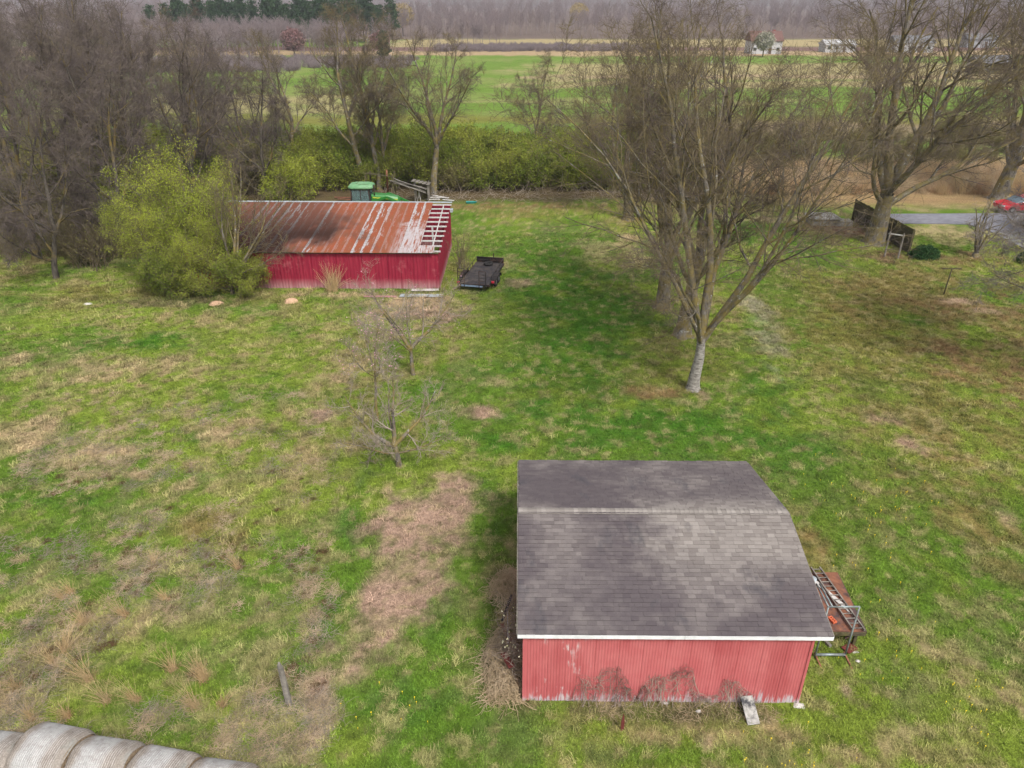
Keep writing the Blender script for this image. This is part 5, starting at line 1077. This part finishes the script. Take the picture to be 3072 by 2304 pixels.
MB().beam((1.0, .52, 2.02), (3.2, .45, 1.82), .03, .12).build('stripe', 'yellow_paint', TC)
MB().cyl((1.15, -.4, 2.1), (1.15, -.4, 3.35), .06, 8).build('exhaust', 'black_steel', TC, True)
MB().box((1.4, 0, .95), (3.6, .6, .5)).build('chassis', 'green_paint', TC)
for s_ in (-1, 1):
    for nm, x, rr3, wd in (('rear_wheel', -.35, .92, .28), ('front_wheel', 2.6, .62, .2)):
        w0 = empty('wheel', (x, s_ * 1.05, rr3)); w0.parent = TC
        MB().torus((0, 0, 0), (0, 1, 0), rr3 * .76, rr3 * .24, 28, 8, 1.2).build('tyre', 'tyre', w0, True); MB().cyl((0, -.12, 0), (0, .12, 0), rr3 * .55, 18).build('rim', 'yellow_rim', w0)
        mb = MB()
        for k in range(22):
            a_ = 2 * math.pi * k / 22; mb.box((math.cos(a_) * rr3 * .98, .06 * (-1) ** k, math.sin(a_) * rr3 * .98), (.06, .3, .05), rz=0, ry=-a_)
        mb.build('tread', 'tyre', w0)
    MB().loft([[Vector((x, s_ * 1.05 + y, z)) for y in (-.3, .3) for x, z in (((x_), z_), ((x_) , z_ + .04))][0:2] + [Vector((x_, s_ * 1.05 + .3, z_ + .04)), Vector((x_, s_ * 1.05 + .3, z_))] for x_, z_ in ((-1.2, 1.5), (-.8, 1.9), (-.2, 2.0), (.4, 1.9), (.7, 1.6))] if False else
              [[Vector((x_, s_ * 1.05 - .3, z_)), Vector((x_, s_ * 1.05 + .3, z_)), Vector((x_, s_ * 1.05 + .3, z_ + .05)), Vector((x_, s_ * 1.05 - .3, z_ + .05))] for x_, z_ in ((-1.2, 1.5), (-.8, 1.88), (-.2, 1.98), (.4, 1.88), (.7, 1.55))]).build('fender', 'green_paint', TC)
    mb = MB(); mb.beam((.9, s_ * .72, 1.9), (2.3, s_ * .72, 2.32), .1, .2); mb.beam((2.3, s_ * .72, 2.32), (4.1, s_ * .72, 1.5), .1, .2); mb.build('loader_arm', 'green_paint', TC)
    MB().cyl((-.95, s_ * .98, 2.3), (-1.15, s_ * 1.2, 2.3), .02, 6).build('mirror_arm', 'black_steel', TC)
mb = MB(); mb.box((4.2, 0, 1.1), (.08, 2.0, .7)); mb.box((4.55, 0, .78), (.7, 2.0, .06)); mb.build('bucket', 'green_paint', TC)

# ---- ruins behind the tractor
e = empty('collapsed_lean_to', (-11.6, 72.5, 0)); tag(e, 'collapsed grey board lean-to with sagging roof behind the tractor', 'lean-to')
pr = random.Random(3)
for k in range(9): MB().beam((-2.6 + k * .32, -.6, 3.0 - k * .04), (-2.4 + k * .3, 1.0, 2.75 - k * .05), .28, .03).build('roof_board', 'dark_wood', e)
for k in range(7): MB().beam((0 + pr.uniform(-.3, .3), pr.uniform(-.7, .7), 2.5 - k * .1), (2.9 + pr.uniform(-.7, .5), pr.uniform(-.7, .7), 1.2 + pr.uniform(-.3, .4)), .14, .04).build('fallen_board', 'grey_wood', e)
for x, y in ((-2.6, -.5), (-2.4, .9), (0, -.5), (0, .9)): MB().beam((x, y, -.05), (x + .05, y, 2.9), .14, .14).build('post', 'dark_wood', e)
e = empty('board_shelter', (-8.9, 73.5, 0)); tag(e, 'small open-fronted wooden shelter with slanting roof beside the hedge', 'shelter')
for k in range(5): MB().beam((-.85 + k * .36, -.7, 2.05 - k * .08), (-.8 + k * .36, .7, 1.95 - k * .08), .34, .04).build('roof_board', 'grey_wood', e)
for x, y in ((-.7, -.5), (.6, -.5), (-.7, .5), (.6, .5)): MB().box((x, y, .9), (.12, .12, 1.9)).build('post', 'grey_wood', e)
MB().box((.62, 0, .8), (.04, 1.0, 1.6)).build('side_wall', 'grey_wood', e); MB().box((0, .52, .8), (1.3, .04, 1.6)).build('back_wall', 'dark_wood', e)
MB().beam((-.5, -.6, 0), (-.2, -.5, 1.5), .07, .04).build('leaning_slat', 'whitish_wood', e); MB().beam((-.15, -.65, 0), (-.35, -.5, 1.5), .07, .04).build('leaning_slat', 'whitish_wood', e)
o = MB().cyl((0, 0, -.1), (.05, 0, 3.0), .1, 8, .085).build('rusty_pole', 'rust', None, True); o.location = (-13.8 + 3.2, 73.6, 0); o.location = (at(1178, 580).x, 73.6, 0); tag(o, 'rust-brown wooden pole stump standing by the collapsed lean-to', 'pole')
pw_ = [(1306, 592, 1.6, .1), (1322, 590, 1.9, -.5), (1300, 598, 1.3, .3), (1345, 600, 1.2, -.3), (1030, 592, 1.8, .05), (1045, 598, 2.2, -.1)]
PL = ['grey plank lying at the foot of the round-crowned tree', 'grey plank slanting off to the right of the round-crowned tree', 'short grey plank in front of the round-crowned tree', 'short plank in the weeds right of the round-crowned tree', 'dark red-brown beam lying left of the tractor', 'long dark beam lying left of the tractor, nearer the roof']
for (px, py, L, a_), lb in zip(pw_, PL):
    p = at(px, py, .15); o = MB().box((0, 0, 0), (L, .22, .06)).build('plank', 'whitish_wood' if px > 1200 else 'rust'); o.location = p; o.rotation_euler = (0, .03, a_); tag(o, lb, 'plank')
o = MB().loft([[Vector((x * s_, y * s_ * .5, z)) for x, y in ((-.5, -.4), (.2, -.5), (.6, -.1), (.6, .1), (.2, .5), (-.5, .4))] for z, s_ in ((0, .7), (.12, .95), (.16, 1.0), (.13, .9))]).build('plastic_sled', 'teal'); o.location = at(1413, 610); tag(o, 'teal plastic sled lying in the dry grass before the hedge', 'sled')
# dead sticks and branches along hedge foot
r = np.random.default_rng(8); n_ = 380; st = np.stack([r.uniform(-14, 20, n_), r.uniform(72.5, 77, n_), r.uniform(0, .3, n_)], -1); dr = np.stack([r.normal(0, .7, n_), r.normal(0, .3, n_), np.abs(r.normal(.5, .5, n_))], -1)
P_2, _d = grow(r, st, dr, r.uniform(.6, 2.2, n_), 4, .3, -.1); P_2[..., 2] = np.maximum(P_2[..., 2], .02); V, q = tubes(P_2, np.full(n_, .018), .4, 3)
tag(mobj('dead_brush', mesh_np('dead_brush', V, [q], 'pale_twig')), 'pale dead sticks and stalks along the foot of the hedge', 'brush', kind='stuff')

# ---- right-hand lawn things
e = empty('board_fence', (31.5, 56.3, 0)); tag(e, 'dark mossy vertical-board fence section behind the massive tree', 'fence')
bm_ = MB().box((0, 0, .95), (.022, .14, 1.9)).mesh('board', 'dark_wood'); nb = 66
for k in range(nb): o = mobj('board', bm_, e); o.location = (-.45 * k / nb + prng.uniform(-.008, .008), k * .15, prng.uniform(-.03, .03)); o.rotation_euler.z = .04
for z in (.35, 1.0, 1.65): MB().beam((-.05, -.05, z), (-.5, 9.95, z), .05, .09).build('rail', 'dark_wood', e)
for k in range(5): MB().box((-.07 - .11 * k, k * 2.45 + .02, .98), (.11, .11, 2.0)).build('post', 'dark_wood', e)
e = empty('timber_h_frame', at(2693, 776)); tag(e, 'pair of pale wooden posts joined by a top bar before the board fence', 'posts')
MB().cyl((0, 0, -.1), (.02, 0, 1.98), .07, 8, .06).build('post', 'grey_wood', e); MB().cyl((-.8, .55, -.1), (-.78, .55, 1.98), .07, 8, .06).build('post', 'grey_wood', e); MB().beam((-.86, .6, 1.83), (.08, -.04, 1.83), .06, .08).build('crossbar', 'whitish_wood', e)
e = empty('clothesline_post', at(2830, 886)); tag(e, 'lone T-shaped metal clothesline post on the leaf-strewn lawn', 'post')
MB().cyl((0, 0, -.1), (.06, 0, 1.9), .045, 8).build('pole', 'dark_wood', e, True); MB().beam((-.6, 0, 1.9), (.72, 0, 1.9), .06, .06).build('crossarm', 'dark_wood', e)
e = empty('well_cover', (27.9, 65.3, 0)); tag(e, 'low weathered grey slab cover beside the mulch under the massive tree', 'well cover')
MB().box((0, 0, .25), (2.4, 1.9, .6)).build('base', 'concrete', e); MB().loft([rr_ring(1.35, 1.1, .56, .1), rr_ring(1.4, 1.15, .62, .1), rr_ring(.9, .5, .85, .1)]).build('lid', 'concrete', e); MB().box((1.6, -.6, .2), (1.5, 1.0, .45)).build('step', 'concrete', e)
def house(name, x, y, w_, d_, h_, rise, wall, roof_, label, rz=0, nwin=4):
    e = empty(name, (x, y, 0), rz); tag(e, label, 'house'); MB().box((0, 0, h_ / 2), (w_, d_, h_)).build('wall', wall, e); a_, b_ = w_ / 2 + .4, d_ / 2 + .4
    MB().add([(-a_, -b_, h_ - .05), (a_, -b_, h_ - .05), (a_, b_, h_ - .05), (-a_, b_, h_ - .05), (-a_, 0, h_ + rise), (a_, 0, h_ + rise), (-a_, -b_, h_ + .1), (a_, -b_, h_ + .1), (a_, b_, h_ + .1), (-a_, b_, h_ + .1)],
             [(3, 2, 1, 0), (6, 7, 5, 4), (8, 9, 4, 5), (0, 1, 7, 6), (2, 3, 9, 8), (1, 2, 8, 5, 7), (3, 0, 6, 4, 9)]).build('roof', roof_, e)
    for k in range(nwin):
        xx = -w_ / 2 + (k + .5) * w_ / nwin
        if k == nwin // 2: MB().box((xx, -d_ / 2 - .02, 1.05), (1.0, .06, 2.1)).build('door', 'door', e)
        else:
            f = MB().box((xx, -d_ / 2 - .02, 1.6), (1.3, .06, 1.2)).build('window', 'house_white', e); MB().box((xx, -d_ / 2 - .06, 1.6), (1.1, .03, 1.0)).build('pane', 'window_dark', f)
    return e
h1 = house('farmhouse', 91, 292, 11, 8, 4.2, 3.2, 'house_white', 'house_roof', 'white-gabled house with brown roof beyond the meadow, behind the lawn trees')
MB().add([(-2.4, -4.6, 4.1), (2.4, -4.6, 4.1), (0, -4.6, 6.8), (-2.4, 0, 4.1), (2.4, 0, 4.1), (0, 0, 6.8)], [(0, 1, 2), (1, 4, 5, 2), (0, 2, 5, 3), (0, 3, 4, 1)]).build('front_gable', 'house_white', h1)
MB().box((3.4, 1, 6.9), (.8, .8, 1.6)).build('chimney', 'brick', h1)
house('white_bungalow', 148, 300, 14, 8, 3.2, 2.4, 'house_white', 'grey_roof', 'low white bungalow with grey roof beyond the massive tree')
house('long_white_building', 121, 300, 11, 7, 2.6, 1.6, 'house_white', 'house_white', 'long low white-roofed building to the right of the brown-roofed house')
house('dark_barn_shed', 128, 214, 9, 6, 2.6, 1.8, 'green_dark' if 'green_dark' in M else 'dark_wood', 'grey_roof', 'small dark shed across the far meadow behind the massive tree', nwin=2)
house('brick_house', 53.6, 58, 16, 11, 2.9, 2.6, 'brick', 'grey_roof', 'red brick house whose corner shows at the right edge', nwin=5)
house('grey_house', 190, 330, 12, 8, 3.0, 2.2, 'house_grey', 'grey_roof', 'small grey house on the far right beyond the meadow')
o = MB().cyl((0, 0, -.2), (0, 0, 11), .14, 8, .1).build('utility_pole', 'grey_wood', None, True); o.location = (at(1331, 117).x, 395, 0); tag(o, 'pale utility pole standing before the far tree line', 'pole')
def car(name, loc, rz, paint, label):
    e = empty(name, loc, rz); tag(e, label, 'car')
    def ring(x, hw, zb, zs, zt_): return [Vector((x, y * hw, z)) for y, z in ((-.94, zb), (.94, zb), (1, zs), (.9, zt_), (-.9, zt_), (-1, zs))]
    MB().loft([ring(-2.3, .72, .42, .6, .72), ring(-2.15, .84, .3, .6, .82), ring(-1.3, .9, .25, .62, .93), ring(0, .92, .25, .65, .95), ring(1.4, .9, .25, .65, .98), ring(2.1, .85, .3, .65, .96), ring(2.3, .75, .42, .6, .85)]).build('body', paint, e, False)
    def cr(x, hw, z): return [Vector((x, -hw, .93)), Vector((x, hw, .93)), Vector((x, hw * .82, z)), Vector((x, -hw * .82, z))]
    MB().loft([cr(-1.15, .8, .95), cr(-.45, .82, 1.36), cr(1.0, .82, 1.38), cr(1.8, .78, .98)]).build('cabin_glass', 'car_glass', e)
    MB().loft([[Vector((x, s_ * .66, z)) for s_, z in ((-1, zz), (1, zz), (.85, zz + .05), (-.85, zz + .05))] for x, zz in ((-.42, 1.36), (.3, 1.40), (1.0, 1.38))]).build('roof', paint, e)
    for x in (-1.4, 1.4):
        for s_ in (-1, 1):
            w0 = empty('wheel', (x, s_ * .84, .32)); w0.parent = e
            MB().torus((0, 0, 0), (0, 1, 0), .23, .09, 20, 8, 1.1).build('tyre', 'tyre', w0, True); MB().cyl((0, -.06, 0), (0, .06, 0), .18, 12).build('rim', 'rim', w0)
    for s_ in (-1, 1): MB().box((-2.2, s_ * .6, .66), (.2, .35, .14)).build('headlight', 'lamp_lens', e); MB().box((2.26, s_ * .6, .72), (.1, .3, .16)).build('tail_light', 'red_lens', e)
    for s_ in (-1, 1): MB().box((-.6, s_ * .95, .98), (.15, .16, .12)).build('mirror', paint, e)
car('parked_car', (48.2, 69.3, .06), R(4), 'car_red', 'red car parked on the driveway, its nose entering at the right edge')
car('parked_car', (46.2, 62.6, .06), R(-80), 'car_silver', 'silver car parked nearer on the driveway at the right edge')
p = at(3085, 790); V, F_ = leaf_tris(er, nrm(er.normal(size=(2500, 3))) * np.array([.9, .7, .6]) + np.array([0, 0, .35]), .05); e = empty('foundation_shrub', (p.x, p.y, 0)); tag(e, 'small dark green shrub against the brick house corner', 'shrub'); mobj('foliage', mesh_np('foliage', V, [F_], 'evergreen_leaf', False), e)

# ---- dry grass clumps one can count
def clump(seed, n, H, sp, lean, rad=.006):
    r = np.random.default_rng(seed); a_ = r.uniform(0, 6.28, n); tl = np.abs(r.normal(.15, .25, n)); st = np.stack([r.normal(0, sp, n), r.normal(0, sp, n), np.full(n, -.02)], -1)
    dr = np.stack([np.cos(a_) * np.sin(tl) + lean, np.sin(a_) * np.sin(tl), np.cos(tl)], -1); P_, _ = grow(r, st, dr, r.uniform(.35, 1, n) * H, 4, .1, -.10); P_[..., 2] = np.maximum(P_[..., 2], .0)
    V, q = tubes(P_, np.full(n, rad), .3, 3); return V, q
CL = [mesh_np('stalks', *(lambda a: (a[0], [a[1]]))(clump(k, 46, 1.15 + .2 * k, .06, -.32)), 'orange_straw') for k in range(3)]
BR = [mesh_np('base_tuft', *(lambda a: (a[0], [a[1]]))(clump(9 + k, 90, .28, .12, 0, .006)), 'rust_straw') for k in range(2)]
cpx = [(215, 1780, .8), (255, 1870, 1), (375, 1845, .9), (195, 1950, 1.05), (160, 1990, .7), (270, 2040, 1), (50, 2065, .9), (325, 2105, .9), (410, 2100, .8), (520, 2010, .9), (610, 2040, .9), (590, 2120, .9), (665, 2120, .8), (715, 1705, .9), (190, 1795, .7), (205, 2150, .9), (500, 1800, .7), (620, 2030, .7), (460, 1600 + 90, .6), (100, 2160, .7)]
for k, (px, py, s_) in enumerate(cpx):
    e = empty('broom_sedge', at(px, py), k * 1.3 if k % 3 == 0 else prng.uniform(-.4, .4)); e.scale = (s_, s_, s_); tag(e, 'upright clump of orange-tan dry grass stalks in the rough field', 'grass clump', 'dry orange grass clumps in the rough field')
    mobj('stalks', CL[k % 3], e); mobj('base_tuft', BR[k % 2], e)
e = empty('pampas_clump', at(998, 872)); tag(e, 'tall arching orange grass clump against the crimson barn wall', 'grass clump')
V, q = clump(31, 160, 2.2, .16, .12, .012); mobj('stalks', mesh_np('stalks', V, [q], 'orange_straw'), e)

# ---- grass over the near ground
r = np.random.default_rng(99)
def tuft(seed, n, H, sp, lay_, wd):
    r2 = np.random.default_rng(seed); b = np.stack([r2.normal(0, sp, n), r2.normal(0, sp, n), np.full(n, -.015)], -1); a_ = r2.uniform(0, 6.28, n); dirx = np.stack([np.cos(a_), np.sin(a_), np.zeros(n)], -1); pe = np.stack([-np.sin(a_), np.cos(a_), np.zeros(n)], -1)
    h = r2.uniform(.5, 1, (n, 1)) * H; mid = b + dirx * h * lay_ * .35 + np.array([0, 0, 1.]) * h * .6; tip = b + dirx * h * lay_ + np.array([0, 0, 1.]) * h * (1 - .35 * lay_)
    V = np.stack([b - pe * wd, b + pe * wd, mid + pe * wd * .8, mid - pe * wd * .8, tip], 1).reshape(-1, 3); k = np.arange(n)[:, None] * 5
    return mesh_np('tuft', V, [k + np.array([0, 1, 2, 3]), k + np.array([3, 2, 4])], 'blade', False)
TF = [tuft(1, 16, .11, .07, .7, .006), tuft(2, 18, .08, .09, .9, .007), tuft(3, 14, .20, .07, 1.0, .006), tuft(4, 26, .3, .06, .8, .006)]
n_ = 130000; Y = 9.5 + (62 - 9.5) * r.random(n_) ** 1.35; half = (Y * .885 + 8.4) * .72 + 1.5; X = r.uniform(-1, 1, n_) * half
inside = ((X > .35) & (X < 8.1) & (Y > 14.5) & (Y < 22.1)) | ((X > -22.6) & (X < -5.0) & (Y > 48.4 + (-5 - X) * .02) & (Y < 59)); cvr = cover_at(X[:, None], Y[:, None])[:, 0]; lum = cvr @ np.array((.3, .6, .1)); brown = cvr[:, 1] < cvr[:, 0] * .9; keep = ~inside & ~(brown & (r.random(n_) < np.where((Y < 30) & (X > -5.6) | (lum < .12), .78, .35))); X, Y = X[keep], Y[keep]; n_ = len(X)
C = cover_at(X[:, None], Y[:, None])[:, 0]; green = C[:, 1] > C[:, 0] * 1.05; tall = vnoise(X, Y, .8, 3) * (X < -3)
ixs = np.where(green, np.where(r.random(n_) < .5, 0, 1), np.where(r.random(n_) < .6, 2, 1)); ixs = np.where((r.random(n_) < .004) & green & (X < -3), 3, ixs)
scl = r.uniform(.7, 1.3, n_) * (1 + (Y - 10) / 60) * np.where((X < -3) & ~green, .95, .85)
C = C * r.uniform(.7, 1.5, (n_, 1)) ; C = np.where((~green)[:, None], C * .98, C)
scatter('grass', np.stack([X, Y, zground(X, Y)], -1), np.stack([np.zeros(n_), np.zeros(n_), r.uniform(0, 6.28, n_)], -1), scl, TF, idx=ixs, cover=C, label='short mixed green and dry grass over the yard and field', cat='grass', kind='stuff')
# dead weed rosettes and flattened straw in the rough field
n_ = 1700; PX = r.uniform(0, 1000, n_); PYp = 1180 + 1100 * r.random(n_) ** .8; pts = [at(a_, b_) for a_, b_ in zip(PX, PYp)]; X = np.array([p.x for p in pts]); Y = np.array([p.y for p in pts])
ST = [tangle_m for tangle_m in []]
def strawpatch(seed, n, w_, L, mat_):
    r2 = np.random.default_rng(seed); st = np.stack([r2.normal(0, w_, n), r2.normal(0, w_, n), r2.uniform(.01, .08, n)], -1); dr = np.stack([r2.normal(0, 1, n), r2.normal(0, 1, n), r2.uniform(0, .5, n)], -1)
    P_, _ = grow(r2, st, dr, r2.uniform(.5, 1, n) * L, 3, .35, -.05); P_[..., 2] = np.maximum(P_[..., 2], .0); V, q = tubes(P_, np.full(n, .0055), .5, 3); return mesh_np('straw_patch', V, [q], mat_)
SP = [strawpatch(1, 60, .16, .32, 'straw'), strawpatch(2, 46, .22, .38, 'pale_twig'), strawpatch(3, 60, .07, .16, 'weed_brown')]
g = fbm(X, Y, .5, 77, 3); keep = g > .5; X, Y = X[keep], Y[keep]; n_ = len(X)
pick = np.where((PYp[keep] > 1380) & (PYp[keep] < 2080) & (r.random(n_) < .3), 2, r.integers(0, 2, n_))
scatter('dead_stalks', np.stack([X, Y, zground(X, Y)], -1), np.stack([np.zeros(n_), np.zeros(n_), r.uniform(0, 6.28, n_)], -1), r.uniform(.6, 1.2, n_), SP, idx=pick, label='matted dead stalks and weed rosettes lying through the rough field', cat='dead grass', kind='stuff')
# dandelions
n_ = 120; cxy = [(2650, 1480), (2480, 1480), (2750, 1560), (2700, 1850), (2640, 2000), (2950, 2200), (2350, 2250), (1160, 2130), (2620, 1650), (2900, 2060)]; k_ = r.integers(0, len(cxy), n_)
PXp = np.array([cxy[i][0] for i in k_]) + r.normal(0, 70, n_); PYp = np.array([cxy[i][1] for i in k_]) + r.normal(0, 55, n_); pts = [at(a_, b_, .12) for a_, b_ in zip(PXp, PYp)]
dn = MB(); dn.cyl((0, 0, -.12), (0, 0, 0), .004, 4); dn.loft([[Vector((math.cos(t) * s_, math.sin(t) * s_, z)) for t in [k * math.pi / 4 for k in range(8)]] for z, s_ in ((0, .01), (.01, .02), (.02, .014))]); dn = dn.mesh('dandelion', 'yellow_flower')
scatter('dandelions', np.array([tuple(p) for p in pts]), np.zeros((n_, 3)), r.uniform(.6, 1.1, n_), [dn], label='scattered yellow dandelions in the grass around the shed', cat='flowers', kind='stuff')
# rust-coloured tall grass beyond the driveway
n_ = 900; X = r.uniform(24, 62, n_); Y = r.uniform(76, 90, n_)
OG = [mesh_np('tall_grass', *(lambda a: (a[0], [a[1]]))(clump(40 + k, 90, 1.4, .35, 0, .016)), m_) for k, m_ in enumerate(('rust_straw', 'orange_straw', 'straw'))]
scatter('tall_dry_grass', np.stack([X, Y, np.zeros(n_)], -1), np.stack([np.zeros(n_), np.zeros(n_), r.uniform(0, 6.28, n_)], -1), r.uniform(.6, 1.15, n_), OG, idx=r.integers(0, 3, n_), label='stand of tall rust-coloured dry grass beyond the driveway', cat='grass', kind='stuff')

# ------------------------------------------------------------------ haze
hz = MB().box((0, 1900, 70), (9200, 4700, 146)).build('haze', 'concrete'); hz.data.materials.clear()
hm = bpy.data.materials.new('pale_haze'); hm.use_nodes = True; t = hm.node_tree; t.nodes.clear(); out = t.nodes.new('ShaderNodeOutputMaterial'); pv = t.nodes.new('ShaderNodeVolumePrincipled')
pv.inputs['Density'].default_value = HAZE = 0.00020; pv.inputs['Color'].default_value = (.86, .88, .97, 1); t.links.new(pv.outputs[0], out.inputs['Volume']); hz.data.materials.append(hm); tag(hz, kind='stuff')
